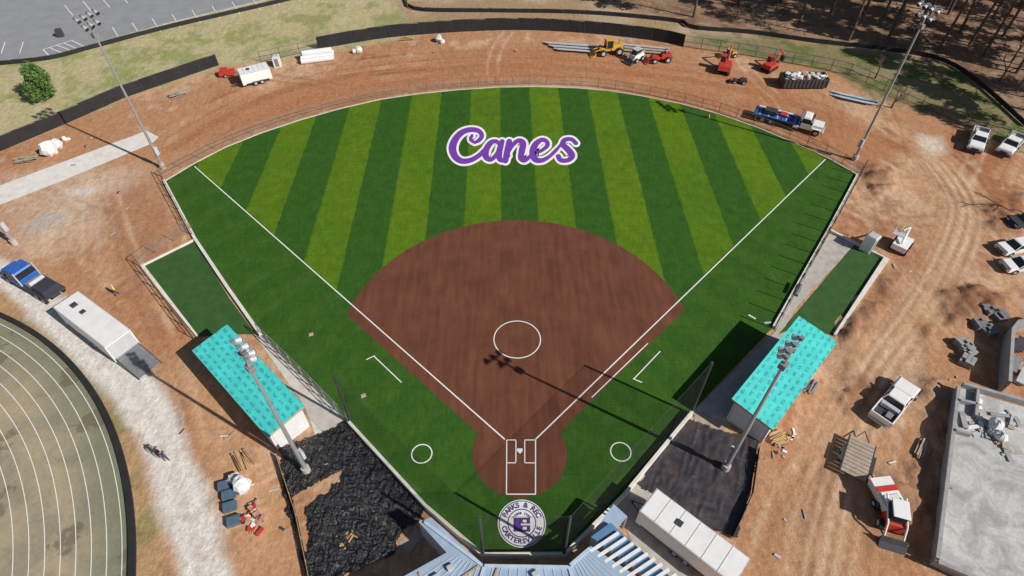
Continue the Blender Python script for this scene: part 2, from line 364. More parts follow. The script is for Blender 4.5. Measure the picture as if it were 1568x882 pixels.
def hit(cx_,cy_,R_,sgn,ymin):
    best=None
    for i in range(3600):
        a_=2*math.pi*i/3600; px_=cx_+R_*math.cos(a_);py_=cy_+R_*math.sin(a_)
        dd=abs(py_-(sgn*px_-e))
        if py_>ymin and sgn*px_>0 and (best is None or dd<best[0]): best=(dd,a_)
    return best[1]
ar_,al_=hit(pc[0],pc[1],RR,1,6),hit(pc[0],pc[1],RR,-1,6)
sk=[]
for i in range(91):
    a_=ar_+(al_-ar_)*i/90; sk.append((pc[0]+RR*math.cos(a_),pc[1]+RR*math.sin(a_)))
hr=4.2; hc=(0,-.1)
b1,b2=hit(hc[0],hc[1],hr,-1,0),hit(hc[0],hc[1],hr,1,0)
if b2<b1: b2+=2*math.pi
for i in range(61):
    a_=b1+(b2-b1)*i/60; sk.append((hc[0]+hr*math.cos(a_),hc[1]+hr*math.sin(a_)))
fieldobj('infield_dirt',sk,.028,im)
b=B(); z=.036
strip(b,[P(773,673),P(298,255)],.12,z,LINE); strip(b,[P(820,673),P(1264,244)],.12,z,LINE)
b.obj('foul_line')
b=B(); strip(b,[P(906,609),P(992,526)],.10,z,LINE); b.obj('running_lane_line')
b=B(); strip(b,[P(573,546),P(615,586)],.1,z,LINE); strip(b,[P(561,551),P(574,545)],.1,z+.004,LINE); b.obj('coach_box_line')
b=B(); strip(b,[P(1011,538),P(970,581)],.1,z,LINE); strip(b,[P(969,580),P(983,586)],.1,z+.004,LINE); b.obj('coach_box_line')
def ring(name,c,r,w,z=.036,m=LINE,n=64):
    b=B(); strip(b,[(c.x+r*math.cos(2*math.pi*i/n),c.y+r*math.sin(2*math.pi*i/n)) for i in range(n)],w,z,m,True); return b.obj(name)
ring('pitching_circle',P(792,519.5),2.4,.10); ring('on_deck_circle',P(646,695),.9,.10); ring('on_deck_circle',P(950.5,692),.9,.10)
b=B()
strip(b,[P(776,674),P(775.5,757)],.1,z,LINE);strip(b,[P(820,674),P(820,757)],.1,z,LINE)
strip(b,[P(775,757),P(820.5,757)],.1,z+.004,LINE)
for (u0,u1) in((777,790),(803,819)):
    strip(b,[P(u0,674),P(u1,674)],.09,z+.004,LINE);strip(b,[P(u0,709),P(u1,709)],.09,z+.004,LINE)
strip(b,[P(790,675),P(790,708)],.09,z+.008,LINE);strip(b,[P(803.5,675),P(803.5,708)],.09,z+.008,LINE)
b.obj('batter_box_line')
b=B(); hp=[fw(x_,y_) for x_,y_ in((-.25,.25),(.25,.25),(.25,0),(0,-.25),(-.25,0))]; b.prism(hp,.03,.05,LINE); b.obj('home_plate')
for (u,v) in((476,512),(556,606)):
    b=B(); b.fr((-.25,.25,-.2,.2),0,(-.2,.2,-.16,.16),.08,WOODG); b.obj('spare_base',P(u,v,.025),.4)
def ribbon(b,pts,w,z,m):
    c=crom(pts,7); n=len(c);vs=[]
    for i in range(n):
        a_=c[max(i-1,0)];d_=c[min(i+1,n-1)];dx=d_[0]-a_[0];dy=d_[1]-a_[1];l=math.hypot(dx,dy) or 1
        nx_,ny_=-dy/l,dx/l; ww=(c[i][2]*w[0]+w[1])/2
        for s_ in(1,-1):
            g=P(c[i][0]+nx_*ww*s_,c[i][1]+ny_*ww*s_*.9); vs.append((g.x,g.y,z))
    b.add(vs,[(2*i,2*i+1,2*i+3,2*i+2) for i in range(n-1)],m)
    for cc_,dz in((c[0],.0007),(c[-1],.0014)):
        ww=(cc_[2]*w[0]+w[1])/2
        vv=[P(cc_[0]+ww*math.cos(k*math.pi/8),cc_[1]-ww*.9*math.sin(k*math.pi/8)) for k in range(16)]
        b.add([(g.x,g.y,z+dz) for g in vv],[tuple(range(16))],m)
strokes=[
 [(727,219,3),(734,215,5),(738,208,5),(733,201,6),(721,199,7),(708,203,8),(698,213,9),(693,227,10),(697,240,9),(707,247,8),(720,246,7),(733,239,6),(743,229,5)],
 [(727,219,3),(721,214,4),(723,208,3)],
 [(765,222,4),(760,217,5),(752,219,7),(745,229,8),(744,240,8),(751,245,6),(759,239,5),(766,228,5)],
 [(769,217,6),(765,232,8),(765,243,7),(771,246,6),(779,239,4)],
 [(780,217,7),(777,232,8),(774,247,7)],
 [(777,236,4),(785,223,5),(794,216,6),(801,220,8),(799,233,8),(798,243,7),(804,246,6),(813,239,4)],
 [(817,236,4),(828,232,4),(838,224,5),(837,217,5),(829,215,6),(820,222,8),(816,234,9),(820,245,8),(831,246,6),(843,239,4),(853,229,4)],
 [(853,229,3),(866,214,3)],
 [(882,220,5),(875,214,5),(865,215,6),(862,222,7),(870,230,8),(876,239,8),(870,246,6),(859,246,6),(855,240,6)],
]
b=B()
for i,s_ in enumerate(strokes): ribbon(b,s_,(1,8.5),.036+i*.003,LINE)
for i,s_ in enumerate(strokes): ribbon(b,s_,(1,1.6),.066+i*.003,PURP)
b.obj('canes_field_lettering')
ec=P(799,801)
b=B()
def disc(b,r,z,m,n=64,c=ec): b.add([(c.x+r*math.cos(2*math.pi*i/n),c.y+r*math.sin(2*math.pi*i/n),z) for i in range(n)],[tuple(range(n))],m)
disc(b,1.98,.030,LINE);disc(b,1.90,.034,NAVY);disc(b,1.82,.038,LINE);disc(b,1.19,.042,NAVY);disc(b,1.10,.046,LINE)
def rect(b,x0,x1,y0,y1,z,m): b.add([(ec.x+x0,ec.y+y0,z),(ec.x+x1,ec.y+y0,z),(ec.x+x1,ec.y+y1,z),(ec.x+x0,ec.y+y1,z)],[(0,1,2,3)],m)
rect(b,-.68,.68,-.72,.42,.050,NAVY);rect(b,-.08,.70,-.2,-.06,.054,LINE);rect(b,.08,.40,.04,.26,.054,LINE);rect(b,-.45,-.22,-.5,.3,.054,PURP);rect(b,.08,.40,-.55,-.32,.054,LINE)
em=b.obj('parks_and_rec_field_emblem')
def arctext(txt,r,a0,a1,size,flip,m,z):
    for i,ch in enumerate(txt):
        if ch==' ': continue
        a_=math.radians(a0+(a1-a0)*i/(len(txt)-1))
        cu=bpy.data.curves.new('letter','FONT'); cu.body=ch; cu.size=size; cu.align_x='CENTER'; cu.align_y='CENTER'; cu.offset=.022; cu.materials.append(m)
        ob=bpy.data.objects.new('letter',cu); scene.collection.objects.link(ob); ob.parent=em
        ob.location=(ec.x+r*math.cos(a_),ec.y+r*math.sin(a_),z); ob.rotation_euler=(0,0,a_-math.pi/2+(math.pi if flip else 0))
arctext('PARKS & REC',1.5,155,25,.62,False,NAVY,.05); arctext('CARTERSVILLE',1.5,198,342,.56,True,NAVY,.05); arctext('SINCE 1995',.8,145,35,.22,False,NAVY,.06)
# ---------------------------------------------------------------- side turfs and paving
def plain(name,pp,z,m): return sheet(name,[P(*p) for p in pp],z,m)
tm2=mat('bullpen_turf',(.028,.088,.013),.9,.25,.8,.3)
plain('bullpen_turf',[(219,408),(298,370),(352,458),(392,512),(345,512),(303,516)],.012,tm2)
plain('bullpen_turf',[(1308,375),(1354,398),(1276,514),(1222,500),(1192,512)],.016,tm2)
plain('concrete_walkway',[(1270,358),(1309,374),(1222,468),(1194,512),(1184,502)],.012,CONC)
plain('concrete_pad',[(392,516),(408,512),(532,640),(486,674),(466,622)],.014,CONCL)
plain('concrete_pad',[(1190,505),(1225,486),(1130,620),(1120,648),(1058,634)],.014,CONC)
plain('concrete_walkway',[(1055,638),(1064,645),(985,738),(962,762),(952,762)],.016,CONC)
plain('plywood_sheet',[(1062,625),(1082,634),(1110,655),(1100,664),(1064,648)],.03,WOODG)
PALE=mat('pale_concrete',(.68,.65,.60),.9,.12,1,.2,dirt=.2)
plain('concrete_walkway',[(0,284),(225,200),(243,210),(232,220),(100,275),(0,314),(-120,360),(-120,330)],.012,PALE)
plain('concrete_pad',[(945,775),(985,735),(1010,752),(1000,800),(1060,850),(1060,900),(980,860)],.012,CONC)
plain('plywood_sheet',[(610,830),(640,810),(650,820),(625,850)],.03,WOODG)
ASP=mat('asphalt',(.26,.265,.275),.9,.12,.4,.2)
lot=[(440,-8),(250,38),(130,72),(75,86),(30,92),(-60,112),(-400,190),(-900,160),(-600,-200),(600,-200)]
plain('parking_lot',lot,.02,ASP)
b=B(); strip(b,[P(u,v) for u,v in crom([(440,-8),(340,16),(250,38),(130,72),(75,86),(30,92),(-60,112)],4)],.3,.0,CONC,h=.13); b.obj('kerb')
b=B()
for i in range(11):
    u=172+i*30.5; v=42-i*6.6; strip(b,[P(u,v),P(u+13,v+20)],.12,.026,LINE)
for i in range(7):
    u=112+i*28; v=24-i*6.2; strip(b,[P(u-13,v-16),P(u,v)],.12,.026,LINE)
for k,(p0,p1) in enumerate([((66,76),(110,62)),((110,62),(130,72)),((130,72),(76,86)),((66,76),(76,86)),((75,73),(95,81)),((86,69),(108,77)),((97,66),(119,75))]): strip(b,[P(*p0),P(*p1)],.14,.026+.002*k,LINE)
for u in(30,2): strip(b,[P(u,82),P(u+6,64)],.12,.026,LINE)
b.obj('parking_stall_marking')
# ---------------------------------------------------------------- running track
tp=[(0,490),(50,512),(100,555),(140,605),(165,660),(183,730),(195,800),(200,882)]
g=[P(*p) for p in tp]; A_=np.array([[2*p.x,2*p.y,1] for p in g]); bb=np.array([p.x**2+p.y**2 for p in g])
sol=np.linalg.lstsq(A_,bb,rcond=None)[0]; tc=(sol[0],sol[1]); TR=math.sqrt(sol[2]+sol[0]**2+sol[1]**2)
trm,nt,bs=nodes('track_surface'); q=N(nt); o=q.obj(); n_=q.noise(o,.25,6,.7,.4); f=q.mr(n_,.42,.62,0,1)
d=q.add('ShaderNodeVectorMath',operation='DISTANCE'); q.inp(d,0,o); d.inputs[1].default_value=(tc[0],tc[1],0)
gr_=q.mr(d.outputs['Value'],TR-4.5,TR-.5,0,1)
cc=q.mix(f,(.38,.31,.20,1),(.27,.235,.16,1)); cc=q.mix(q.math('MULTIPLY',gr_,.75),cc,(.15,.175,.11,1))
wet=q.mr(q.noise(o,.16,5,.65),.57,.6,0,.7); cc=q.mix(wet,cc,(.13,.11,.07,1)); cc=q.scale(cc,q.mr(q.noise(o,3,5,.7),.3,.7,.88,1.12))
nt.links.new(cc,bs.inputs['Base Color']); bs.inputs['Roughness'].default_value=.8
b=B(); b.add([(tc[0]+TR*math.cos(2*math.pi*i/200),tc[1]+TR*math.sin(2*math.pi*i/200),.02) for i in range(200)],[tuple(range(200))],trm); b.obj('running_track')
b=B(); r=TR+.3; strip(b,[(tc[0]+r*math.cos(2*math.pi*i/200),tc[1]+r*math.sin(2*math.pi*i/200)) for i in range(200)],.5,0,BLACKF,True,h=.3); b.obj('track_kerb_shade')  # low black strip round the track, its colour standing in for the kerb's shadow
b=B()
for k in range(9):
    r=TR-.5-k*1.12; strip(b,[(tc[0]+r*math.cos(2*math.pi*i/260),tc[1]+r*math.sin(2*math.pi*i/260)) for i in range(260)],.06,.026,LINE,True)
b.obj('track_lane_line')
# ---------------------------------------------------------------- tarps
def tarp(name,pp,m,amp,z=.03,hole=None,cell=.12):
    p=[P(*q_) for q_ in pp]; hs=[P(*q_) for q_ in hole] if hole else None
    x0=min(a.x for a in p);x1=max(a.x for a in p);y0=min(a.y for a in p);y1=max(a.y for a in p)
    xs=np.arange(x0,x1,cell);ys=np.arange(y0,y1,cell);XX,YY=np.meshgrid(xs,ys)
    def ins(poly,px,py):
        r=np.zeros(px.shape,bool);n=len(poly)
        for i in range(n):
            a=poly[i];b_=poly[(i+1)%n];dy=b_.y-a.y
            if abs(dy)<1e-9: continue
            r^=((a.y>py)!=(b_.y>py))&(px<(b_.x-a.x)*(py-a.y)/dy+a.x)
        return r
    cx=XX[:-1,:-1]+cell/2+(fbm(XX[:-1,:-1],YY[:-1,:-1],.8,3)-.5)*.6;cy_=YY[:-1,:-1]+cell/2+(fbm(XX[:-1,:-1],YY[:-1,:-1],.8,6)-.5)*.6
    k=ins(p,cx,cy_)
    if hs: k&=~ins(hs,cx,cy_)
    def ridge(a,b_,s,kk): 
        w=fbm(XX*a+YY*b_,(YY*a-XX*b_)*.22,s,kk,3); return np.clip(1-np.abs(w-.5)*9,0,1)
    ZZ=z+amp*(ridge(.5,.85,1.0,1)*.5+ridge(.9,-.4,1.2,4)*.45+fbm(XX,YY,.5,3,3)*.5)
    idx=np.arange(XX.size).reshape(XX.shape); fs=np.stack([idx[:-1,:-1],idx[:-1,1:],idx[1:,1:],idx[1:,:-1]],-1)[k]
    me=bpy.data.meshes.new(name); me.from_pydata(np.stack([XX.ravel(),YY.ravel(),ZZ.ravel()],1).tolist(),[],fs.tolist()); me.materials.append(m)
    me.polygons.foreach_set('use_smooth',[True]*len(fs)); ob=bpy.data.objects.new(name,me); scene.collection.objects.link(ob)
TARP,nt,bs=nodes('black_plastic_sheeting'); q=N(nt); o=q.obj()
bs.inputs['Roughness'].default_value=.32; bs.inputs['Specular IOR Level'].default_value=.7
dd=q.mr(q.noise(o,.5,6,.7),.55,.68,0,.45); nt.links.new(q.mix(dd,(.012,.012,.015,1),(.12,.075,.05,1)),bs.inputs['Base Color'])
q.bump(q.math('ADD',q.noise(q.mapping(o,(1,.3,1),.6),2.6,4,.6,.6),q.noise(q.mapping(o,(.3,1,1),.3),2.2,4,.6,.6)),1.0,.45,bs)
TARP2=mat('woven_ground_cloth',(.034,.030,.036),.6,.4,1.2,.6,dirt=.12)
tarp('black_tarp',[(428,688),(492,664),(530,648),(654,778),(640,800),(618,812),(602,852),(530,880),(500,930),(462,860),(438,760)],TARP,.34,hole=[(448,762),(505,728),(528,722),(522,742),(470,780),(476,850),(455,840)])
tarp('ground_cloth',[(1052,642),(1090,655),(1164,676),(1150,740),(1128,826),(1060,800),(975,742)],TARP2,.14)
# ---------------------------------------------------------------- curbs/walls
b=B(); strip(b,[P(*p) for p in arc],.14,0,CONCL,h=.1); b.obj('outfield_kerb')
b=B(); strip(b,[P(*p) for p in [(252,278),(300,368),(350,443),(400,514)]],.34,0,PALE,h=.35); b.obj('side_retaining_wall')
b=B(); strip(b,[P(*p) for p in [(536,651),(652,778),(739,853),(864,852),(953,763),(1058,635)]],.26,0,PALE,h=.7); b.obj('backstop_wall')
b=B(); strip(b,[P(*p) for p in [(1313,268),(1268,353),(1184,502)]],.28,0,PALE,h=.3); b.obj('side_retaining_wall')
b=B(); strip(b,[P(*p) for p in [(298,368),(218,408),(303,516)]],.2,0,PALE,h=.2); b.obj('bullpen_kerb')
b=B(); strip(b,[P(*p) for p in [(1268,353),(1308,373),(1356,398),(1277,515)]],.25,0,PALE,h=.3); b.obj('bullpen_kerb')
def resample(pts,sp):
    out=[];L=0
    tot=sum((pts[i+1]-pts[i]).length for i in range(len(pts)-1)); n=max(1,round(tot/sp)); st=tot/n; k=0;acc=0
    for j in range(n+1):
        d=j*st
        while k<len(pts)-2 and acc+(pts[k+1]-pts[k]).length<d: acc+=(pts[k+1]-pts[k]).length;k+=1
        t=(d-acc)/max(1e-6,(pts[k+1]-pts[k]).length); out.append(pts[k].lerp(pts[k+1],min(t,1)))
    return out
def fence(name,pp,h,sp=3,rail=RAIL,panel=CHAIN,mid=True,r=.045,smooth=False,lean=0,rails=True):
    pts=[P(*p) for p in (crom(pp,4) if smooth else pp)]; pts=[Vector((p.x,p.y,0)) for p in pts]
    ps=resample(pts,sp); b=B()
    for p in ps: b.cy(p,(p.x+random.uniform(-lean,lean),p.y+random.uniform(-lean,lean),h),r,r,rail,6)
    for i in range(len(ps)-1):
        if rails:
            for z_ in ([h,h*.5,.12] if mid else [h]):
                b.cy((ps[i].x,ps[i].y,z_),(ps[i+1].x,ps[i+1].y,z_),r*.8,r*.8,rail,5)
        if panel: 
            sag=random.uniform(0,.07)*h*(0 if panel is CHAIN else 1)
            b.add([(ps[i].x,ps[i].y,.03),(ps[i+1].x,ps[i+1].y,.03),(ps[i+1].x,ps[i+1].y,h-.03-sag),(ps[i].x,ps[i].y,h-.03)],[(0,1,2,3)],panel)
    return b.obj(name)
oa=[(u,v-4) for u,v in arc[1:-1]]
fence('outfield_fence',[(250,272)]+oa+[(1316,266)],1.5,2.7)
fence('sideline_fence',[(247,270),(296,362)],1.6,2.7)
fence('bullpen_fence',[(294,352),(212,406),(298,520)],1.8,2.5)
fence('dugout_fence',[(398,512),(470,582),(534,648)],1.8,2.0,STEEL)
fence('sideline_fence',[(1316,270),(1270,354),(1186,504)],2.7,2.3,DSTEEL,None,r=.055,rails=False)
fence('sideline_low_rail',[(1317,270),(1271,355),(1188,505)],.5,2.3,DSTEEL,None,mid=False,r=.03)
fence('windscreen_fence',[(-120,285),(0,232),(100,190),(190,150),(300,112),(335,100)],2.0,3,DSTEEL,BLACKF,False)
fence('windscreen_fence',[(488,76),(540,66),(600,57),(700,49),(800,46),(900,51),(1000,62),(1046,72)],2.2,3,DSTEEL,BLACKF,False,smooth=True)
fence('chain_link_fence',[(400,95),(440,86),(488,76)],1.8,3,DSTEEL)
fence('chain_link_fence',[(1046,72),(1160,88),(1290,112),(1400,160),(1475,190),(1568,235)],2.0,3,DSTEEL)
fence('silt_fence',[(0,100),(75,92),(130,78),(250,46),(440,2),(470,-8)],.8,2,DSTEEL,BLACKF,False,.02,smooth=True)
fence('silt_fence',[(610,-20),(622,2),(640,17),(760,19),(900,22),(1040,35),(1060,45),(1150,52),(1250,66),(1350,77),(1440,94),(1500,132),(1570,195)],.8,2,DSTEEL,BLACKF,False,.02,smooth=True)
fence('silt_fence',[(425,700),(455,790),(478,900)],.7,2,WOOD,BLACKF,False,.03)
fence('silt_fence',[(1160,690),(1150,760),(1120,825)],.7,2,DSTEEL,BLACKF,False,.03)
b=B(); bp=[(538,648),(740,851),(863,851),(1058,634)]; hh=[7.6,7.8,7.8,8.3]; pts=[]
for (u,v),h in zip(bp,hh):
    p=P(u,v); b.cy((p.x,p.y,0),(p.x,p.y,h),.13,.11,DSTEEL,10); pts.append(Vector((p.x,p.y,h)))
for i in range(3):
    a=pts[i];c=pts[i+1]
    b.cy(a,c,.012,.012,DSTEEL,5)
    b.add([(a.x,a.y,.7),(c.x,c.y,.7),tuple(c),tuple(a)],[(0,1,2,3)],NET)
b.obj('backstop_net')
# ---------------------------------------------------------------- light poles
def lightpole(base,tv,n=3,face=None):
    g=P(*base); h=hof(base,tv); b=B()
    b.cy((0,0,0),(0,0,.8),.38,.36,CONC,14); b.cy((0,0,.8),(0,0,h),.2,.09,STEEL,12)
    for k,zz in enumerate((h-.2,h-1.2)):
        nn=n if k==0 else n-1
        b.ob((0,0,zz),(.12,nn*.75,.12),0,STEEL)
        for i in range(nn):
            y_=(i-(nn-1)/2)*.8
            b.cy((.1,y_,zz+.1),(.45,y_,zz-.12),.12,.26,LGREY,10); b.cy((.46,y_,zz-.125),(.5,y_,zz-.15),.24,.24,GLASS,10); b.ob((.0,y_,zz+.2),(.3,.3,.18),0,GREYB)
    b.bx(-.25,.25,-.3,.3,h-2.6,h-2.1,GREYB); b.bx(.2,.45,-.25,.25,2.2,3.4,LGREY)
    t=face or P(792,450); rz=math.atan2(t.y-g.y,t.x-g.x); b.obj('floodlight_pole',g,rz)
lightpole((250,257),22,4);lightpole((1308,245),8,4);lightpole((470,722),532);lightpole((1110,718),528);lightpole((24,374),200,3)
# ---------------------------------------------------------------- dugouts
rm,nt,bs=nodes('teal_underlayment'); q=N(nt); o=q.obj(); sx=q.add('ShaderNodeSeparateXYZ'); q.inp(sx,0,o)
u_=q.math('DIVIDE',sx.outputs[0],.95); v_=q.math('DIVIDE',sx.outputs[1],.62); row=q.math('FLOOR',v_)
u2=q.math('ADD',u_,q.math('MULTIPLY',row,.37)); fx=q.math('FRACT',u2); fy=q.math('FRACT',v_)
da=q.math('MULTIPLY',q.math('LESS_THAN',fx,.6),q.math('LESS_THAN',fy,.42)); da=q.math('MULTIPLY',da,q.math('GREATER_THAN',q.noise(o,8,2),.47))
cc=q.mix(q.math('MULTIPLY',da,.65),(.075,.62,.58,1),(.01,.20,.26,1)); cc=q.scale(cc,q.mr(q.noise(o,.8,5),.3,.7,.86,1.12))
seam=q.math('LESS_THAN',q.math('FRACT',q.math('DIVIDE',sx.outputs[1],1.2)),.03); cc=q.mix(q.math('MULTIPLY',seam,.4),cc,(.03,.3,.3,1))
nt.links.new(cc,bs.inputs['Base Color']); bs.inputs['Roughness'].default_value=.5; q.bump(q.noise(o,3,4),.5,.05,bs)
def dugout(c0,c1,c2,c3,h,frontside):
    p=[P(*c,h) for c in(c0,c1,c2,c3)]; cen=sum(p,Vector())/4; d=((p[2]-p[1])+(p[3]-p[0])).normalized(); rz=math.atan2(d.y,d.x)
    L=((p[2]-p[1]).length+(p[3]-p[0]).length)/2; W=((p[1]-p[0]).length+(p[2]-p[3]).length)/2
    b=B(); s=frontside; hx=L/2;hy=W/2
    zf=.25*s
    vs=[(-hx,-hy,h-.2-zf),(hx,-hy,h-.2-zf),(hx,hy,h-.2+zf),(-hx,hy,h-.2+zf)]; vs+=[(a,b_,c+.22) for a,b_,c in vs]
    b.add(vs,[(4,5,6,7)],rm); b.add(vs,[(0,1,5,4),(1,2,6,5),(2,3,7,6),(3,0,4,7),(3,2,1,0)],WOOD)
    ix=hx-.35;iy=hy-.35
    b.bx(-ix,ix,-s*iy-.1,-s*iy+.1,0,h-.5,TYV)
    b.bx(-ix,-ix+.2,-iy+.12,iy,0,h-.45,TYV); b.bx(ix-.2,ix,-iy+.12,iy,0,h-.45,TYV)
    for i in range(5):
        x_=-ix+.15+(2*ix-.3)*i/4; b.bx(x_-.09,x_+.09,s*iy-.09,s*iy+.09,0,h-.2,TYV)
    b.bx(-ix,ix,s*iy-.07,s*iy+.07,h-.55,h-.25,WOOD)
    b.bx(-ix+.4,ix-.4,-s*(iy-.8)-.25,-s*(iy-.8)+.25,.42,.5,WOODG)
    for x_ in(-ix+.8,0,ix-.8): b.bx(x_-.05,x_+.05,-s*(iy-.8)-.2,-s*(iy-.8)+.2,0,.42,DSTEEL)
    b.obj('dugout',(cen.x,cen.y,.02),rz)
dugout((295,537),(347,497),(463,620),(413,672),3.4,1)
dugout((1284,523),(1222,485),(1124,610),(1180,660),3.4,-1)
# ---------------------------------------------------------------- press box building
rf=[(641,785),(660,778),(740,850),(872,852),(905,822),(1030,905),(1040,1010),(520,1010),(590,884),(684,832)]
b=B(); hp_=3.0; pts=[P(u,v+14,hp_) for u,v in rf]; b.prism(pts,0,hp_,BLUEG,TYV)
def ridge(a,c,w=.08,h=.06,m=LGREY):
    p0=P(*a,hp_);p1=P(*c,hp_); d=p1-p0; b.ob((p0+p1)/2+Vector((0,0,h/2)),(d.length,w,h),math.atan2(d.y,d.x),m)
def lp(a,c,t): return (a[0]+(c[0]-a[0])*t,a[1]+(c[1]-a[1])*t)
ridge((741,868),(702,990),.18,.1,SKYP);ridge((871,868),(905,990),.18,.1,SKYP)
for i in range(1,10): ridge((742+i*13,868),(704+i*20,980),.04,.04,SKYP)
for i in range(1,9):
    t=i/9; ridge(lp((688,850),(738,868),t),lp((596,900),(698,985),t),.04,.04,SKYP); ridge(lp((876,866),(905,842),t),lp((912,980),(1028,926),t),.04,.04,SKYP)
ridge((650,800),(738,866),.22,.16,SKYP);ridge((742,867),(870,869),.22,.16,SKYP);ridge((873,866),(903,840),.22,.16,SKYP)
for (u,v) in((690,870),(668,885),(820,880)): p=P(u,v,hp_); b.ob(p+Vector((0,0,.15)),(.5,.35,.3),.5,LGREY)
for (u,v,L,r_) in((720,876,1.4,.6),(760,876,.9,1.2),(650,892,1.6,2.2)): p=P(u,v,hp_); b.ob(p+Vector((0,0,.07)),(L,.15,.08),r_,WOOD)
b.obj('press_box_building')
b=B(); pts=[P(u,v,2.8) for u,v in((905,822),(935,800),(1050,905),(1050,960),(1000,960),(985,880))]; b.prism(pts,0,2.8,BLUED,TYV)
for i in range(11):
    a=P(915+i*11,838+i*8,2.8);c=P(945+i*11,818+i*8,2.8); a=a+(a-c)*.3; d=c-a; b.ob((a+c)/2+Vector((0,0,.12)),(d.length*1.1,.22,.2),math.atan2(d.y,d.x),WHITE)
b.obj('roof_deck_building')
b=B(); pts=[P(u,v,2.4) for u,v in((905,818),(940,772),(960,790),(935,822),(915,835))]; b.prism(pts,2.2,2.4,BLUEG)
for p in pts: b.cy((p.x,p.y,0),(p.x,p.y,2.2),.08,.08,STEEL)
b.obj('entry_canopy')
# ---------------------------------------------------------------- concrete building right
b=B(); hb=1.1
slab=[(1466,592),(1528,612),(1700,660),(1760,1000),(1600,930),(1432,858)]
slabm,nt,bs=nodes('slab_concrete'); q=N(nt); o=q.obj(); f=q.mr(q.noise(o,.5,7,.7,.8),.38,.62,0,1); cc=q.mix(f,(.32,.32,.31,1),(.54,.53,.51,1)); cc=q.scale(cc,q.mr(q.noise(o,5,4,.7),.3,.7,.85,1.15))
st_=q.mr(q.noise(o,.9,5,.7),.58,.66,0,.35); cc=q.mix(st_,cc,(.36,.28,.2,1))
nt.links.new(cc,bs.inputs['Base Color']); bs.inputs['Roughness'].default_value=.7
pts=[P(*p,hb) for p in slab]; b.prism(pts,0,hb,slabm,CMU)
def wall(a,c,t,h_,m=CMU,z0=hb+.003): strip(b,[P(*a,hb),P(*c,hb)],t,z0,m,h=h_)
wall((1466,594),(1433,857),.3,.35); wall((1471,592),(1700,656),.3,.6)
wall((1467,616),(1492,622),.25,.5); wall((1460,662),(1483,668),.25,.5); wall((1494,598),(1491,640),.25,.5); wall((1448,745),(1456,747),.3,.3)
wall((1434,862),(1600,932),.3,.35)
rr=random.Random(31)
for (u,v) in((1500,618),(1540,640),(1497,650),(1555,655),(1508,668),(1545,690),(1478,640)):
    g=P(u,v,hb)
    for k in range(4): b.ob((g.x+rr.uniform(-.5,.5),g.y+rr.uniform(-.5,.5),hb+.06+k*.05),(rr.uniform(.4,1.8),rr.uniform(.1,.5),.06),rr.uniform(-.3,.3)+(1.2 if k%2 else 0),rr.choice([WHITE,WOODG,LGREY,CMU]))
b.obj('concrete_foundation_building')
b=B(); strip(b,[P(1600,500),P(1568,505),P(1545,508),P(1536,520),P(1530,600)],.3,0,CMU,h=1.8)
for (u,v) in((1560,530),(1550,560),(1565,580)): 
    g=P(u,v)
    for k in range(4): b.ob((g.x,g.y,.08+.1*k),(2.2,.9,.08),.5+.1*k,rr.choice([GREYB,LGREY,DSTEEL]))
b.obj('block_wall')
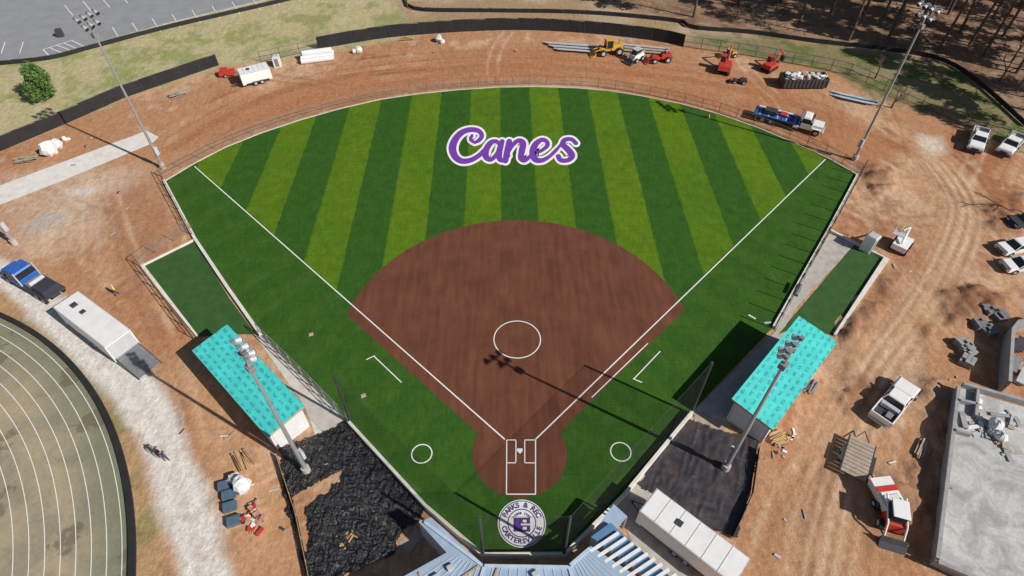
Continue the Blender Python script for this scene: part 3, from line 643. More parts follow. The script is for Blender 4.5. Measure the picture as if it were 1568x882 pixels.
# ---------------------------------------------------------------- vehicles
def place(b,name,f,r,z=0,sc=1,bev=.03,h=0):
    a=P(*f,h);c=P(*r,h); m=(a+c)/2; d=a-c; return b.obj(name,(m.x,m.y,z),math.atan2(d.y,d.x),bevel=bev,sc=sc)
def pickup(body=WHITE,load=None):
    b=B()
    b.fr((-2.9,2.85,-.97,.97),.42,(-2.9,2.9,-1,1),.82,body)
    b.fr((-.95,2.88,-1,1),.82,(-.95,2.75,-.95,.95),1.08,body)
    b.fr((1.2,2.75,-.93,.93),1.08,(1.2,2.6,-.85,.85),1.18,body)
    b.fr((-.9,1.35,-.93,.93),1.08,(-.65,.65,-.76,.76),1.66,GLASS)
    b.fr((-.68,.68,-.79,.79),1.66,(-.6,.55,-.72,.72),1.74,body)
    for y_ in(-1,1):
        b.fr((-.98,-.75,y_*.93-.04,y_*.93+.04),1.08,(-.7,-.55,y_*.77-.04,y_*.77+.04),1.68,body)
        b.fr((.15,.27,y_*.93-.04,y_*.93+.04),1.08,(.1,.2,y_*.77-.04,y_*.77+.04),1.68,body)
        b.fr((1.25,1.38,y_*.93-.04,y_*.93+.04),1.08,(.6,.7,y_*.77-.04,y_*.77+.04),1.68,body)
        b.bx(-2.9,-.97,y_*.95-.06,y_*.95+.06,.82,1.26,body)
        b.bx(1.0,1.25,y_*1.1-.1,y_*1.1+.1,1.12,1.3,DSTEEL)
        for x_ in(-1.85,1.85): b.wheel(x_,y_*.87,.4,.28); b.cy((x_,y_*.99,.42),(x_,y_*1.012,.42),.5,.5,RUB,14)
        b.bx(2.84,2.91,y_*.7-.2,y_*.7+.2,.7,.9,LGREY)
    b.bx(-2.93,-2.82,-.88,.88,.82,1.26,body); b.bx(-2.8,-1,-.86,.86,.83,.86,DSTEEL)
    b.bx(2.86,3.0,-.95,.95,.42,.62,DSTEEL); b.bx(-3.05,-2.93,-.9,.9,.42,.6,LGREY); b.bx(2.84,2.93,-.45,.45,.65,.92,DSTEEL)
    if load=='rack':
        b.bx(-2.5,-1.0,-.8,-.35,.86,1.35,LGREY); b.bx(-2.4,-1.3,.1,.7,.86,1.2,DSTEEL)
        for x_ in(-2.7,-1.0):
            for y_ in(-.9,.9): b.bx(x_-.03,x_+.03,y_-.03,y_+.03,1.2,1.9,DSTEEL)
            b.bx(x_-.03,x_+.03,-.9,.9,1.9,1.96,DSTEEL)
    if load=='junk':
        b.bx(-2.4,-1.7,-.6,-.1,.86,1.1,GREYB); b.bx(-1.45,-1.05,-.8,.8,.86,1.3,LGREY); b.bx(-2.6,-2.3,.2,.6,.86,1.05,DSTEEL)
    return b
place(pickup(load='junk'),'pickup_truck',(1387,594),(1341,650),sc=1.03)
place(pickup(load='rack'),'pickup_truck',(1487,240),(1499,202))
place(pickup(load='rack'),'pickup_truck',(1528,244),(1558,212))
def car(body=WHITE):
    b=B(); b.fr((-2.2,2.2,-.86,.86),.3,(-2.25,2.25,-.9,.9),.62,body); b.fr((-2.25,2.25,-.9,.9),.62,(-2.15,2.1,-.84,.84),.92,body)
    b.fr((-1.8,1.15,-.8,.8),.92,(-1.25,.4,-.64,.64),1.38,GLASS); b.fr((-1.3,.45,-.66,.66),1.38,(-1.2,.3,-.6,.6),1.45,body)
    for y_ in(-1,1):
        for x_ in(-1.35,1.35): b.wheel(x_,y_*.8,.32,.22); b.cy((x_,y_*.88,.34),(x_,y_*.915,.34),.4,.4,RUB,14)
        b.fr((-.2,-.08,y_*.8-.03,y_*.8+.03),.92,(-.2,-.1,y_*.65-.03,y_*.65+.03),1.4,body)
        b.fr((1.05,1.18,y_*.8-.03,y_*.8+.03),.92,(.35,.45,y_*.65-.03,y_*.65+.03),1.4,body)
        b.fr((-1.85,-1.7,y_*.8-.03,y_*.8+.03),.92,(-1.3,-1.2,y_*.65-.03,y_*.65+.03),1.4,body)
        b.bx(.75,.95,y_*.95-.07,y_*.95+.07,.95,1.08,body); b.bx(2.16,2.26,y_*.65-.18,y_*.65+.18,.62,.78,LGREY)
    b.bx(2.2,2.28,-.5,.5,.4,.6,DSTEEL); return b
place(car(),'parked_car',(1536,386),(1568,380),bev=.06);place(car(),'parked_car',(1545,412),(1578,410),bev=.06);place(car(CLOTH1),'parked_car',(1552,346),(1586,342),bev=.06)
def flattruck():
    b=B()
    b.bx(-4.8,2.2,-.45,.45,.7,.95,DSTEEL)
    b.bx(-4.9,1.5,-1.2,1.2,1.05,1.2,BLUE)
    b.bx(1.45,1.6,-1.2,1.2,1.2,2.4,BLUE)
    for i in range(10): b.bx(-4.7+i*.62,-4.55+i*.62,-1.15,1.15,1.2,1.26,LGREY if i%2 else DSTEEL)
    b.bx(-3.5,-1.8,-.8,.4,1.26,1.9,DSTEEL); b.bx(-1.3,-.4,-.3,.6,1.26,1.6,RED); b.cy((-4.5,.7,1.45),(1,.7,1.45),.15,.15,WHITE); b.cy((-4.5,.3,1.4),(0,-.3,1.4),.12,.12,BLUE)
    b.fr((1.8,3.4,-1.1,1.1),.7,(1.8,3.3,-1.1,1.1),1.5,WHITE); b.fr((1.8,3.3,-1.08,1.08),1.5,(1.95,2.9,-.95,.95),2.2,GLASS); b.fr((1.85,2.95,-1.0,1.0),2.2,(1.95,2.8,-.9,.9),2.4,WHITE)
    b.fr((3.35,4.9,-.95,.95),.6,(3.35,4.8,-.85,.85),1.5,WHITE); b.bx(4.9,5.05,-1.1,1.1,.5,.8,LGREY); b.bx(4.8,4.92,-.5,.5,.8,1.4,DSTEEL)
    for y_ in(-1,1):
        for x_ in(-3.4,-2.2,4.1): b.wheel(x_,y_*1.0,.5,.32)
        b.bx(3.5,4.7,y_*1.0-.18,y_*1.0+.18,1.02,1.1,WHITE); b.bx(3.1,3.3,y_*1.3-.1,y_*1.3+.1,1.5,2,DSTEEL)
        b.cy((.9,y_*1.0,.75),(1.7,y_*1.0,.75),.28,.28,LGREY)
    return b
place(flattruck(),'flatbed_truck',(1256,205),(1154,178))
def boxtrailer(L,W,h,tongue=True,roof=WHITE,side=WHITE,ribs=6):
    b=B(); b.bx(-L/2,L/2,-W/2,W/2,.5,h,side); b.bx(-L/2-.02,L/2+.02,-W/2-.02,W/2+.02,h-.08,h+.01,LGREY); b.bx(-L/2+.06,L/2-.06,-W/2+.06,W/2-.06,h+.01,h+.04,roof)
    for i in range(1,ribs): x_=-L/2+L*i/ribs; b.bx(x_-.03,x_+.03,-W/2+.05,W/2-.05,h+.04,h+.065,LGREY)
    b.bx(L*.12,L*.12+.5,-.25,.25,h+.066,h+.16,DSTEEL)
    b.bx(-L/2-.04,-L/2+.01,-W/2+.1,W/2-.1,.6,h-.2,LGREY)
    for y_ in(-1,1):
        for x_ in(-.6,.4): b.wheel(x_,y_*(W/2-.1),.36,.25)
        b.bx(-1.1,.9,y_*(W/2+.02)-.06,y_*(W/2+.02)+.06,.78,.84,LGREY)
        b.bx(-L/2+.5,L/2-.5,y_*(W/2+.012)-.01,y_*(W/2+.012)+.01,.5,.7,DSTEEL)
    if tongue:
        for y_ in(-.5,.5): b.cy((L/2,y_,.55),(L/2+1.3,0,.55),.05,.05,DSTEEL)
        b.cy((L/2+1.1,0,.1),(L/2+1.1,0,.9),.05,.05,DSTEEL)
    return b
place(boxtrailer(8.2,2.5,2.7),'enclosed_trailer',(1003,773),(1124,866),h=2.7)
place(boxtrailer(4.6,2.2,2.3),'enclosed_trailer',(366,113),(410,102),h=2)
# long white trailer with its rear ramp, coupled to a blue truck
b=boxtrailer(9.0,2.7,3.0,tongue=True,ribs=1,side=WHITE); b.bx(-2.5,-1.6,-1.38,-1.34,.6,2.6,GREYB); b.bx(.5,1.6,-1.38,-1.34,1.4,2.3,GLASS); b.bx(2.4,3.3,-1.38,-1.34,1.4,2.3,GLASS)
b.bx(2.6,3.2,-.3,.3,3.05,3.2,DSTEEL)
for i in range(16): b.ob((-4.7-i*.2,0,.95-i*.05),(.17,2.4,.06),0,GREYB)
for y_ in(-1.22,1.22): b.cy((-4.6,y_,1.0),(-7.9,y_,.15),.05,.05,DSTEEL)
place(b,'long_white_trailer',(98,456),(182,520),h=3.0)
def slat(L,W,m=WOODG,n=12):
    b=B(); b.bx(-L/2,L/2,-W/2,-W/2+.1,.6,.78,DSTEEL);b.bx(-L/2,L/2,W/2-.1,W/2,.6,.78,DSTEEL)
    for i in range(n):
        x0=-L/2+L*i/n; b.bx(x0+.02,x0+L/n-.02,-W/2+.11,W/2-.11,.7,.77,m)
    for y_ in(-1,1):
        for x_ in(-.5,.35): b.wheel(x_,y_*(W/2+.1),.35,.2)
        b.bx(-1,.85,y_*(W/2+.12)-.12,y_*(W/2+.12)+.12,.72,.76,DSTEEL)
    for y_ in(-.6,.6): b.cy((L/2,y_,.6),(L/2+1.2,0,.55),.05,.05,DSTEEL)
    return b
place(slat(4.0,2.3,WOODG,10),'flatbed_trailer',(1322,672),(1305,732),h=.7)
b=B(); b.bx(-3.9,3.2,-.45,.45,.7,1,DSTEEL)
b.bx(-3.9,.2,-1.15,1.15,1.0,1.15,DSTEEL)
b.fr((-3.7,-1.6,-1.0,1.0),1.15,(-3.6,-1.7,-.9,.9),1.9,CLOTH1); b.bx(-1.5,-.2,-.9,.9,1.15,1.6,GREYB); b.cy((-1.2,-.8,1.8),(-1.2,.8,1.8),.25,.25,LGREY)
b.fr((.4,2.7,-1.15,1.15),.8,(.4,2.6,-1.12,1.12),1.7,BLUE); b.fr((.5,2.6,-1.08,1.08),1.7,(.6,2.25,-.95,.95),2.5,GLASS); b.fr((.45,2.35,-1.02,1.02),2.5,(.6,2.2,-.9,.9),2.7,BLUE)
b.fr((2.65,4.3,-.95,.95),.7,(2.65,4.15,-.8,.8),1.6,BLUE); b.bx(4.25,4.4,-1.1,1.1,.5,.8,LGREY); b.bx(4.12,4.27,-.55,.55,.85,1.5,LGREY)
for y_ in(-1,1):
    for x_ in(-2.9,-1.7,3.3): b.wheel(x_,y_*1.0,.5,.32)
    b.bx(2.8,3.9,y_*1.0-.16,y_*1.0+.16,1.02,1.1,NAVYT); b.cy((.25,y_*1.05,1),(.25,y_*1.05,3.0),.08,.08,LGREY)
place(b,'semi_truck',(30,424),(90,458))
def loader(m,cab=True,sc=1):
    b=B(); b.fr((-2.4,-.3,-.7,.7),.8,(-2.3,-.3,-.6,.6),1.7,m); b.bx(-.3,1.6,-.55,.55,.7,1.2,m)
    if cab:
        b.fr((-.6,.7,-.65,.65),1.2,(-.5,.6,-.6,.6),2.5,GLASS); b.bx(-.65,.75,-.7,.7,2.5,2.62,m)
        for x_ in(-.55,.6):
            for y_ in(-.62,.62): b.bx(x_-.05,x_+.05,y_-.05,y_+.05,1.2,2.5,m)
    else:
        b.bx(-1.0,-.4,-.3,.3,1.7,1.85,DSTEEL); b.bx(-1.15,-1.0,-.3,.3,1.7,2.3,DSTEEL)
    for y_ in(-1,1):
        b.wheel(-1.6,y_*.95,.65,.45); b.wheel(1.2,y_*.9,.55,.4)
        b.cy((.9,y_*.45,1.2),(2.6,y_*.45,.8),.1,.1,m,6)
    b.hull([(2.5,.15),(3.4,.1),(2.75,.45),(2.55,1.0)],-1.1,1.1,m); b.bx(-2.6,-2.4,-.6,.6,.6,1.1,DSTEEL); b.cy((-1.6,.35,1.7),(-1.6,.35,2.3),.05,.05,DSTEEL)
    return b
place(loader(YEL),'wheel_loader',(912,84),(950,80)); place(loader(RED,False),'tractor',(995,95),(1022,93),sc=.8)
def excavator(m):
    b=B()
    for y_ in(-1,1): b.hull([(-1.5,.1),(1.5,.1),(1.7,.35),(1.5,.6),(-1.5,.6),(-1.7,.35)],y_*.85-.2,y_*.85+.2,RUB)
    b.bx(-1,1,-.6,.6,.4,.7,DSTEEL); b.fr((-1.7,.9,-.95,.95),.75,(-1.5,.9,-.9,.9),1.5,m); b.fr((-.1,1.0,.1,.95),1.5,(-.05,.85,.15,.9),2.4,GLASS); b.bx(-.1,.9,.12,.92,2.4,2.5,m)
    b.cy((.8,-.2,1.2),(2.6,-.2,3.2),.2,.16,m,6); b.cy((2.6,-.2,3.2),(4.2,-.2,1.6),.16,.12,m,6); b.cy((1.1,-.2,1.0),(2.0,-.2,2.9),.07,.07,LGREY,6)
    b.hull([(4.0,1.5),(4.5,1.5),(4.6,.8),(4.1,.4),(3.8,.7)],-.6,.2,DSTEEL); return b
place(excavator(RED),'excavator',(1112,96),(1104,122),sc=1.0); place(excavator(RED),'excavator',(1188,100),(1166,114),sc=.85)
place(loader(YEL),'wheel_loader',(1104,88),(1126,86),sc=.55); place(loader(DSTEEL,False),'tractor',(1120,126),(1140,128),sc=.5)
def skid(m,m2):
    b=B(); b.fr((-1.3,1.0,-.6,.6),.4,(-1.3,.9,-.6,.6),1.2,m); b.fr((-.7,.7,-.5,.5),1.2,(-.6,.6,-.5,.5),2.0,GLASS); b.bx(-.7,.7,-.55,.55,2.0,2.1,m2)
    for y_ in(-1,1):
        for x_ in(-.8,.6): b.wheel(x_,y_*.75,.4,.3)
        b.cy((-1.2,y_*.62,1.6),(.9,y_*.62,1.3),.08,.08,m2,6); b.cy((.9,y_*.62,1.3),(1.7,y_*.62,.4),.08,.08,m2,6)
    b.hull([(1.6,.1),(2.3,.08),(1.9,.4),(1.65,.8)],-.9,.9,DSTEEL); return b
place(skid(WHITE,LGREY),'skid_steer_loader',(963,97),(983,88)); place(skid(RED,WHITE),'skid_steer_loader',(1362,820),(1358,775),sc=1.15)
b=B(); b.fr((-1.3,1.3,-.8,.8),.6,(-1.4,1.4,-.9,.9),1.5,WHITE); b.bx(-1.2,-.2,-.7,.7,1.5,1.6,WRAP); b.bx(.1,.6,-.9,.9,1.5,1.56,RED); b.wheel(-.3,.9,.35,.2);b.wheel(-.3,-.9,.35,.2); b.cy((1.3,0,.6),(2.4,0,.5),.06,.06,DSTEEL)
place(b,'material_spreader',(1348,742),(1366,775),h=1)
b=B()
b.fr((-3.4,3.4,-1.15,1.15),.2,(-3.6,3.4,-1.2,1.2),.3,DSTEEL)
for y_ in(-1,1):
    b.bx(-3.6,3.4,y_*1.2-.05,y_*1.2+.05,.3,1.7,DSTEEL)
    for i in range(12): b.bx(-3.5+i*.6,-3.4+i*.6,y_*1.29-.05,y_*1.29+.05,.3,1.6,DSTEEL)
b.bx(-3.6,-3.5,-1.14,1.14,.3,1.7,DSTEEL);b.bx(3.3,3.4,-1.14,1.14,.3,1.7,DSTEEL)
rr=random.Random(3)
for i in range(70): b.ob((rr.uniform(-3,3),rr.uniform(-.85,.85),rr.uniform(1.0,1.9)),(rr.uniform(.3,1.3),rr.uniform(.2,.7),rr.uniform(.05,.35)),rr.uniform(0,3),rr.choice([WHITE,WOOD,WOODG,LGREY,WRAP,WHITE]),rr.uniform(-.4,.4))
place(b,'construction_dumpster',(1262,131),(1194,131))
b=B()
for i in range(9):
    a=P(832,70+i*1.4-4);c=P(925,77+i*1.4-4); d=c-a; b.ob((a+c)/2+Vector((0,0,.2+.12*(i%3))),(d.length-i*.6,.3,.12),math.atan2(d.y,d.x),LGREY)
b.obj('metal_beam_stack')
b=B()
for i in range(8):
    a=P(945,68+i*1.5);c=P(1025,76+i*1.3); d=c-a; b.ob((a+c)/2+Vector((0,0,.2+.12*(i%3))),(d.length-(i%3)*.8,.35,.12),math.atan2(d.y,d.x),WOODG if i%2 else LGREY)
b.obj('metal_beam_stack')
b=B()
for i in range(6):
    a=P(1272,141+i*1.6);c=P(1344,157+i*1.6); d=c-a; b.ob((a+c)/2+Vector((0,0,.15+.12*(i%3))),(d.length-(i%3)*1.2,.3,.12),math.atan2(d.y,d.x),SKYP)
b.obj('pipe_bundle')
b=B()
for i in range(3): a=P(462,90+i*4);c=P(512,84+i*4); b.cy(a+Vector((0,0,.45)),c+Vector((0,0,.45)),.45,.45,WRAP,12)
a=P(465,92);c=P(510,86); b.cy(a+Vector((0,0,1.15)),c+Vector((0,0,1.15)),.45,.45,WRAP,12); b.obj('wrapped_turf_roll')
b=B(); b.bx(-.7,.7,-.7,.7,0,2.1,WHITE); b.fr((-.75,.75,-.75,.75),2.1,(-.5,.5,-.5,.5),2.35,LGREY); b.bx(-.4,.4,-.74,-.7,.2,1.9,GREYB); b.obj('portable_toilet',P(426,101),.2,bevel=.04,sc=.8)
b=B(); b.bx(-.6,.6,-.6,.6,0,2.1,WHITE); b.fr((-.65,.65,-.65,.65),2.1,(-.5,.5,-.5,.5),2.3,LGREY); b.bx(-.4,.4,-.64,-.6,.2,1.9,GREYB); b.obj('portable_toilet',P(1326,382),.7,bevel=.04)
b=B(); b.fr((-1.2,1.2,-.6,.6),0.3,(-1.1,1.2,-.6,.6),.9,RED); b.bx(-.9,.2,-.4,.4,.9,1.3,RED); b.cy((1.2,0,.4),(2.2,0,.4),.05,.05,DSTEEL); b.wheel(-.2,.65,.3,.2); b.wheel(-.2,-.65,.3,.2); b.obj('generator_trailer',P(349,116),.2,bevel=.03)
def pallet(b,x,y,z,rz=0,m=WOOD,s=1.1):
    for i in range(6): 
        c=Matrix.Rotation(rz,3,'Z')@Vector((0,(i-2.5)*s/6,0)); b.ob((x+c.x,y+c.y,z+.12),(s,.11,.025),rz,m)
    for i in(-1,0,1): c=Matrix.Rotation(rz,3,'Z')@Vector((i*s*.45,0,0)); b.ob((x+c.x,y+c.y,z+.055),(.09,s,.1),rz,m)
def lumber(name,u,v,L,n,rz,m=WOOD,seed=1):
    b=B(); rr=random.Random(seed); pallet(b,0,0,0,0,m)
    for k in range(n): b.ob((rr.uniform(-.2,.2),rr.uniform(-.7,.7),.2+.09*(k//5)),(L*rr.uniform(.7,1),.14,.07),rr.uniform(-.12,.12),m)
    b.obj(name,P(u,v),rz)
lumber('lumber_pile',275,146,2.6,22,.6,WOODG,1);lumber('lumber_pile',42,246,2.8,24,.3,WOODG,2);lumber('lumber_pile',375,705,2.2,9,-.9,WOOD,3);lumber('lumber_pile',1190,672,1.5,12,.4,WOOD,4);lumber('lumber_pile',625,60,2.4,8,.1,WOOD,5)
lumber('lumber_pile',1412,690,2.2,6,.9,WOODG,6);lumber('lumber_pile',1238,590,2.0,9,.9,GREYB,9);lumber('lumber_pile',534,828,1.6,3,1.1,WOOD,12)
def wrapped(name,u,v,s=1,seed=0,m=WRAP,z=0):
    b=B(); b.blob((0,0,.6*s),(.8*s,.7*s,.7*s),m,9,seed,1,.18); b.blob((.9*s,.5*s,.4*s),(.5*s,.5*s,.45*s),m,8,seed+1,1,.2); pallet(b,0,0,0); b.obj(name,P(u,v,z),seed)
wrapped('wrapped_material_bag',80,236,1.5,1);wrapped('wrapped_material_bag',373,748,1.1,2);wrapped('wrapped_material_bag',550,80,.8,3);wrapped('wrapped_material_bag',1520,655,.9,4,z=1.12);wrapped('wrapped_material_bag',1528,672,.7,8,z=1.12);wrapped('wrapped_material_bag',672,64,.9,5);wrapped('wrapped_material_bag',100,215,.5,6)
def blocks(u,v,rz,nx_=3,ny_=3,nz_=3,m=CMU,name='concrete_block_pallet'):
    b=B(); pallet(b,0,0,0,0,WOOD,1.3)
    for i in range(nx_):
        for j in range(ny_):
            for k in range(nz_):
                if k==nz_-1 and random.random()<.25: continue
                b.bx(-.6+i*.41,-.22+i*.41,-.6+j*.41,-.22+j*.41,.15+k*.205,.34+k*.205,m)
    b.obj(name,P(u,v),rz)
for (u,v,rz,m) in((1472,530,.3,CMU),(1480,540,.4,CMU),(1512,478,.2,GREYB),(1528,486,.2,GREYB),(1498,500,.1,GREYB),(1512,510,.3,GREYB),(1478,556,.8,CMU)): blocks(u,v,rz,m=m)
BP=mat('blue_grey_panel',(.09,.14,.20),.5,.15)
for (u,v) in((346,746),(352,760),(354,778),(360,800)):
    b=B(); pallet(b,0,0,0,0,WOOD,1.0)
    for k in range(4): b.bx(-.55+.02*k,.55,-.42,.42-.03*k,.16+k*.12,.26+k*.12,BP)
    b.obj('stacked_panel_pallet',P(u,v),.35)
for (u,v,sd) in((385,790,1),(392,806,2),(380,800,3),(396,776,4)):
    b=B(); rr=random.Random(sd); pallet(b,0,0,0,rr.uniform(0,2))
    for k in range(8): b.ob((rr.uniform(-.6,.6),rr.uniform(-.6,.6),.25+rr.uniform(0,.3)),(rr.uniform(.3,.8),rr.uniform(.1,.4),rr.uniform(.05,.2)),rr.uniform(0,3),rr.choice([WHITE,LGREY,WOOD,WOODG,RED]),rr.uniform(-.3,.3))
    b.obj('debris_pile',P(u,v))
b=B(); rr=random.Random(11)
zones=[(1195,560,50,80,5),(1400,690,40,70,6),(1500,560,40,30,6),(330,690,60,50,8),(400,780,40,40,8),(150,300,80,60,6),(1370,430,30,60,4),(1200,680,20,20,12),(560,80,150,10,8),(1230,800,60,60,3),(90,240,90,30,8),(500,700,40,30,5)]
for zx in zones:
    for k in range(zx[4]):
        g=P(zx[0]+rr.uniform(-1,1)*zx[2],zx[1]+rr.uniform(-1,1)*zx[3])
        b.ob((g.x,g.y,.05),(rr.uniform(.15,.9),rr.uniform(.06,.25),.06),rr.uniform(0,3.1),rr.choice([WOOD,WOODG,WHITE,LGREY,DSTEEL,CMU]))
b.obj('construction_debris')
b=B(); b.bx(-1.2,1.2,-.8,.8,.4,1.1,WHITE)
for x_ in(-.8,.8):
    for y_ in(-.85,.85): b.wheel(x_,y_,.4,.3)
b.cy((-.8,0,1.3),(1.4,.3,2.2),.14,.14,WHITE,6); b.cy((1.4,.3,2.2),(-.9,.6,3.0),.11,.11,LGREY,6); b.ob((-1.3,.7,2.7),(.9,1.3,.08),.1,LGREY)
for q0 in((-1.7,.1),(-.9,.1),(-1.7,1.3),(-.9,1.3)): b.cy((q0[0],q0[1],2.7),(q0[0],q0[1],3.6),.03,.03,WHITE,5)
b.ob((-1.3,.7,3.6),(.9,.04,.04),0,WHITE); b.obj('boom_lift',P(1377,380),.8,bevel=.02)
CONE=mat('orange_plastic',(.7,.12,.02),.5,.1)
for (u,v) in((790,79),(1085,180)):
    b=B(); b.bx(-.2,.2,-.2,.2,0,.04,CONE); b.cy((0,0,.04),(0,0,.7),.15,.03,CONE,10); b.cy((0,0,.35),(0,0,.47),.1,.08,WHITE,10); b.obj('traffic_cone',P(u,v))
b=B(); b.bx(-.9,.9,-.2,.2,.4,.46,GREYB)
b.bx(-.9,.9,.2,.24,.6,.9,GREYB)
for x_ in(-.7,.7): b.bx(x_-.04,x_+.04,-.2,.24,0,.4,DSTEEL)
b.obj('players_bench',P(1221,447),1.0)
b=B(); b.bx(-.5,.5,-.4,.4,0,1.2,DSTEEL); b.fr((-.55,.55,-.45,.45),1.2,(-.45,.45,-.35,.35),1.35,DSTEEL); b.obj('utility_box',P(94,56),.3,bevel=.03)
# ---------------------------------------------------------------- people
def person(name,u,v,rz,top,legs,hat=None,stride=.18):
    V=[];E=[];R=[]
    def j(p,r,par=None):
        V.append(p);R.append(r)
        if par is not None: E.append((par,len(V)-1))
        return len(V)-1
    pel=j((0,0,.95),.14); sp=j((0,0,1.15),.125,pel); ch=j((0,0,1.36),.15,sp); nk=j((.01,0,1.52),.055,ch); hd=j((.02,0,1.62),.085,nk); ht=j((.02,0,1.72),.08,hd)
    j((.11,0,1.635),.018,hd)
    for s in(-1,1):
        sh=j((0,s*.19,1.43),.065,ch); el=j((-.05-s*.06,s*.25,1.16),.045,sh); wr=j((.08-s*.1,s*.25,.94),.03,el); pa=j((.1-s*.1,s*.25,.88),.036,wr)
        for k,(dx,l) in enumerate(((-.03,.07),(-.01,.085),(.012,.08),(.032,.065))):
            f1=j((.1-s*.1+dx,s*.25,.84),.010,pa); j((.1-s*.1+dx+.01,s*.245,.84-l),.009,f1)
        j((.1-s*.1+.05,s*.23,.86),.010,pa)
        hp=j((0,s*.095,.88),.095,pel); kn=j((s*stride*.6+.04,s*.1,.5),.065,hp); an=j((s*stride-.04,s*.1,.09),.045,kn); j((s*stride+.13,s*.11,.045),.04,an)
    me=bpy.data.meshes.new(name); me.from_pydata(V,E,[]); ob=bpy.data.objects.new(name,me); scene.collection.objects.link(ob)
    sk_=ob.modifiers.new('skin','SKIN'); ob.modifiers.new('sub','SUBSURF').levels=1
    for i,r in enumerate(R): me.skin_vertices[0].data[i].radius=(r,r)
    me.skin_vertices[0].data[0].use_root=True
    dg=bpy.context.evaluated_depsgraph_get(); m2=bpy.data.meshes.new_from_object(ob.evaluated_get(dg)); ob.modifiers.clear(); ob.data=m2
    m2.materials.clear()
    for m in(SKIN,top,legs,DSTEEL,hat or DSTEEL): m2.materials.append(m)
    for p in m2.polygons:
        c=p.center; z_=c.z
        p.material_index=3 if z_<.12 else 2 if (z_<.98 and abs(c.y)<.205) else 0 if (z_<1.1 and abs(c.y)>.2) else 1 if z_<1.5 else 4 if (z_>1.68 or (c.x<-.0 and z_>1.58)) else 0
        p.use_smooth=True
    ob.location=P(u,v); ob.rotation_euler=(0,0,rz)
person('construction_worker',181,452,.5,CLOTH2,CLOTH3,WHITE); person('pedestrian',245,698,-.6,CLOTH1,CLOTH1); person('pedestrian',256,705,-.5,CLOTH1,CLOTH3)
# ---------------------------------------------------------------- trees
def leafmat(name,a,b_):
    m,nt,bs=nodes(name); q=N(nt); oi=q.add('ShaderNodeNewGeometry').outputs['Random Per Island']; cc=q.mix(oi,c4(a),c4(b_)); cc=q.scale(cc,q.mr(q.noise(q.obj(),.8,3),.3,.7,.7,1.3)); nt.links.new(cc,bs.inputs['Base Color']); bs.inputs['Roughness'].default_value=.6
    return m
PL=leafmat('pine_needles',(.03,.06,.018),(.07,.11,.03)); EL=leafmat('evergreen_leaves',(.04,.10,.015),(.12,.21,.04))
def leaves(b,c,r,n,s,m,rr):
    for _ in range(n):
        d=Vector((rr.gauss(0,1),rr.gauss(0,1),rr.gauss(0,1))).normalized()*(rr.random()**.45)
        p=Vector(c)+Vector((d.x*r[0],d.y*r[1],d.z*r[2])); a=Vector((rr.gauss(0,1),rr.gauss(0,1),rr.gauss(0,.6))).normalized(); q_=a.orthogonal().normalized(); k=s*rr.uniform(.6,1.3)
        b.add([p-a*k,p+q_*k*.5,p+a*k,p-q_*k*.5],[(0,1,2,3)],m)
def pine(seed,h):
    rr=random.Random(seed); b=B(); pts=[Vector((0,0,0))]
    for i in range(1,7): pts.append(Vector((pts[-1].x+rr.uniform(-.15,.15),pts[-1].y+rr.uniform(-.15,.15),h*i/6)))
    for i in range(6): b.cy(pts[i],pts[i+1],.27*(1-i/6.5),.27*(1-(i+1)/6.5),BARK,8)
    for i in range(16):
        z_=h*rr.uniform(.22,.62); a=rr.uniform(0,6.28); L=rr.uniform(.8,2.6); t_=Vector((math.cos(a)*L,math.sin(a)*L,z_+rr.uniform(-.2,.7))); b.cy((0,0,z_),t_,.05,.02,BARK,4)
        b.cy(t_*.6+Vector((0,0,z_*.4)),t_+Vector((rr.uniform(-.6,.6),rr.uniform(-.6,.6),.4)),.025,.012,BARK,4)
    for i in range(24):
        t=rr.uniform(.56,1); z_=h*t; a=rr.uniform(0,6.28); L=(1.05-t)*6.8+1.0; L*=rr.uniform(.6,1.1); e_=Vector((math.cos(a)*L,math.sin(a)*L,z_+rr.uniform(0,.9)))
        b.cy((0,0,z_-.3),e_,.06,.02,BARK,4); leaves(b,e_,(1.3,1.3,.6),55,.4,PL,rr); leaves(b,e_*.6+Vector((0,0,z_*.4)),(.9,.9,.4),25,.35,PL,rr)
    return b
prot=[]
for s_ in range(4):
    o=pine(s_,19+s_*1.2).obj('pine_tree'); prot.append(o)
spots=[(1062,26),(1130,8),(1195,4),(1272,20),(1299,62),(1345,40),(1378,20),(1437,76),(1470,50),(1506,86),(1536,55),(1556,112),(1420,30),(1575,140),(1240,-12),(1320,-10),(1400,-15),(1490,-10),(1560,10),(1610,90),(1600,40),(1640,150),(1690,90),(1700,200),(1150,-25),(1060,-30),(1650,20),(1760,140),(1750,40),(1760,250),(980,-30),(1850,200),(1840,90),
(1225,34),(1322,22),(1402,52),(1452,22),(1520,28),(1565,60),(1590,112),(1630,120),(1660,170),(1680,50),(1720,120),(1740,180),(1370,-30),(1450,-35),(1540,-20),(1610,0),(1790,90),(1360,58),(1484,70)]
rr=random.Random(4)
for i,(u,v) in enumerate(spots):
    g=P(u,v); o=prot[i] if i<4 else bpy.data.objects.new('pine_tree',prot[i%4].data)
    if i>=4: scene.collection.objects.link(o)
    o.location=g; o.rotation_euler=(rr.uniform(-.04,.04),rr.uniform(-.04,.04),rr.uniform(0,6)); o.scale=(1,1,rr.uniform(.9,1.15))
rr=random.Random(9); b=B(); b.cy((0,0,0),(0,0,2),.18,.12,BARK); b.cy((0,0,2),(.1,0,5),.12,.04,BARK)
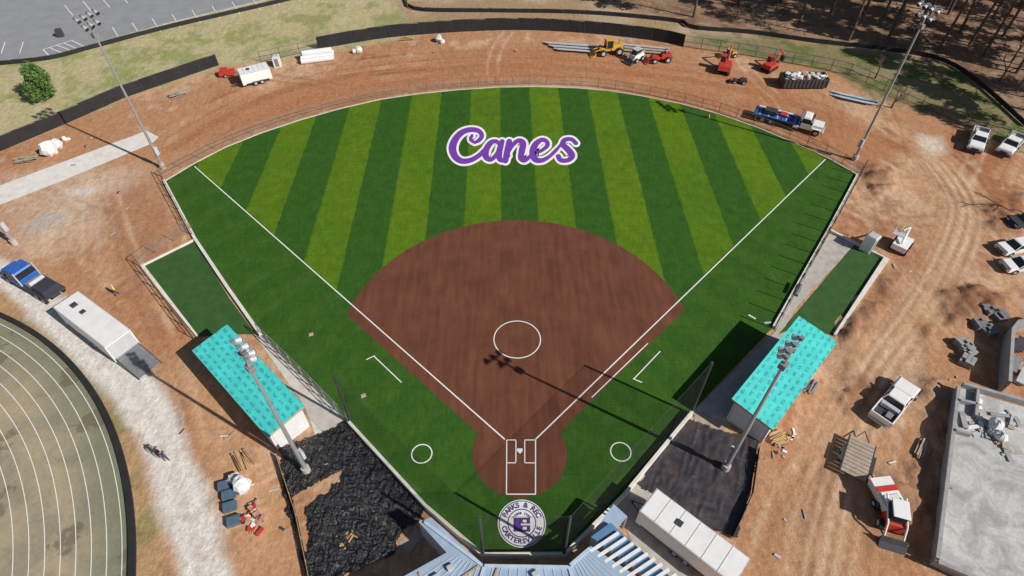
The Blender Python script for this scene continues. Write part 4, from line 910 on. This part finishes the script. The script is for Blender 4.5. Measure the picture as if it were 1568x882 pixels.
for i in range(80):
    t=rr.random(); a=rr.uniform(0,6.28); R_=(2.4*(1-t*.72))*rr.uniform(.35,1); c=(math.cos(a)*R_,math.sin(a)*R_,.9+t*4.6); b.cy((0,0,max(.3,c[2]-.4)),c,.05,.02,BARK,4); leaves(b,c,(.75,.75,.55),95,.17,EL,rr)
b.obj('evergreen_tree',P(74,152))
def bare(seed,h):
    rr=random.Random(seed); b=B()
    def br(p,d,L,r,k):
        e_=p+d*L; b.cy(p,e_,r,r*.6,BARK,5)
        if k==0: return
        for _ in range(3):
            nd=(d+Vector((rr.gauss(0,.45),rr.gauss(0,.45),rr.gauss(.1,.25)))).normalized(); br(p+d*L*rr.uniform(.55,1),nd,L*rr.uniform(.55,.8),r*.55,k-1)
    br(Vector((0,0,0)),Vector((0,0,1)),h*.35,.16,4); return b
for i,(u,v) in enumerate(((1556,140),(1530,125),(1580,170),(1530,30),(1450,15),(1340,120),(1365,165),(1548,95),(1575,330))):
    bare(i,5 if i in(5,6) else 8).obj('bare_tree',P(u,v))
# ---------------------------------------------------------------- light, camera
w=bpy.data.worlds.new('World'); scene.world=w; w.use_nodes=True; nt=w.node_tree
sky=nt.nodes.new('ShaderNodeTexSky'); sky.sky_type='NISHITA'; sky.sun_disc=False
el=math.radians(37); sd=Vector((.865,-.50,0)).normalized()
sky.sun_elevation=el; sky.sun_rotation=math.atan2(sd.x,sd.y)
nt.links.new(sky.outputs[0],nt.nodes['Background'].inputs[0]); nt.nodes['Background'].inputs[1].default_value=.055
l=bpy.data.lights.new('sun','SUN'); l.energy=5.0; l.angle=math.radians(.5); l.color=(1,.955,.89)
lo=bpy.data.objects.new('sun',l); scene.collection.objects.link(lo)
d=Vector((-sd.x*math.cos(el),-sd.y*math.cos(el),-math.sin(el))); lo.rotation_euler=d.to_track_quat('-Z','Y').to_euler()
cam=bpy.data.cameras.new('camera'); co=bpy.data.objects.new('camera',cam); scene.collection.objects.link(co)
cam.sensor_width=36; cam.lens=F/1568*36; cam.clip_end=8000; cam.clip_start=.5
co.location=(0,CY,H); co.rotation_euler=(math.pi/2-TH,0,0); scene.camera=co
scene.view_settings.view_transform='Standard'; scene.view_settings.look='None'; scene.view_settings.exposure=0
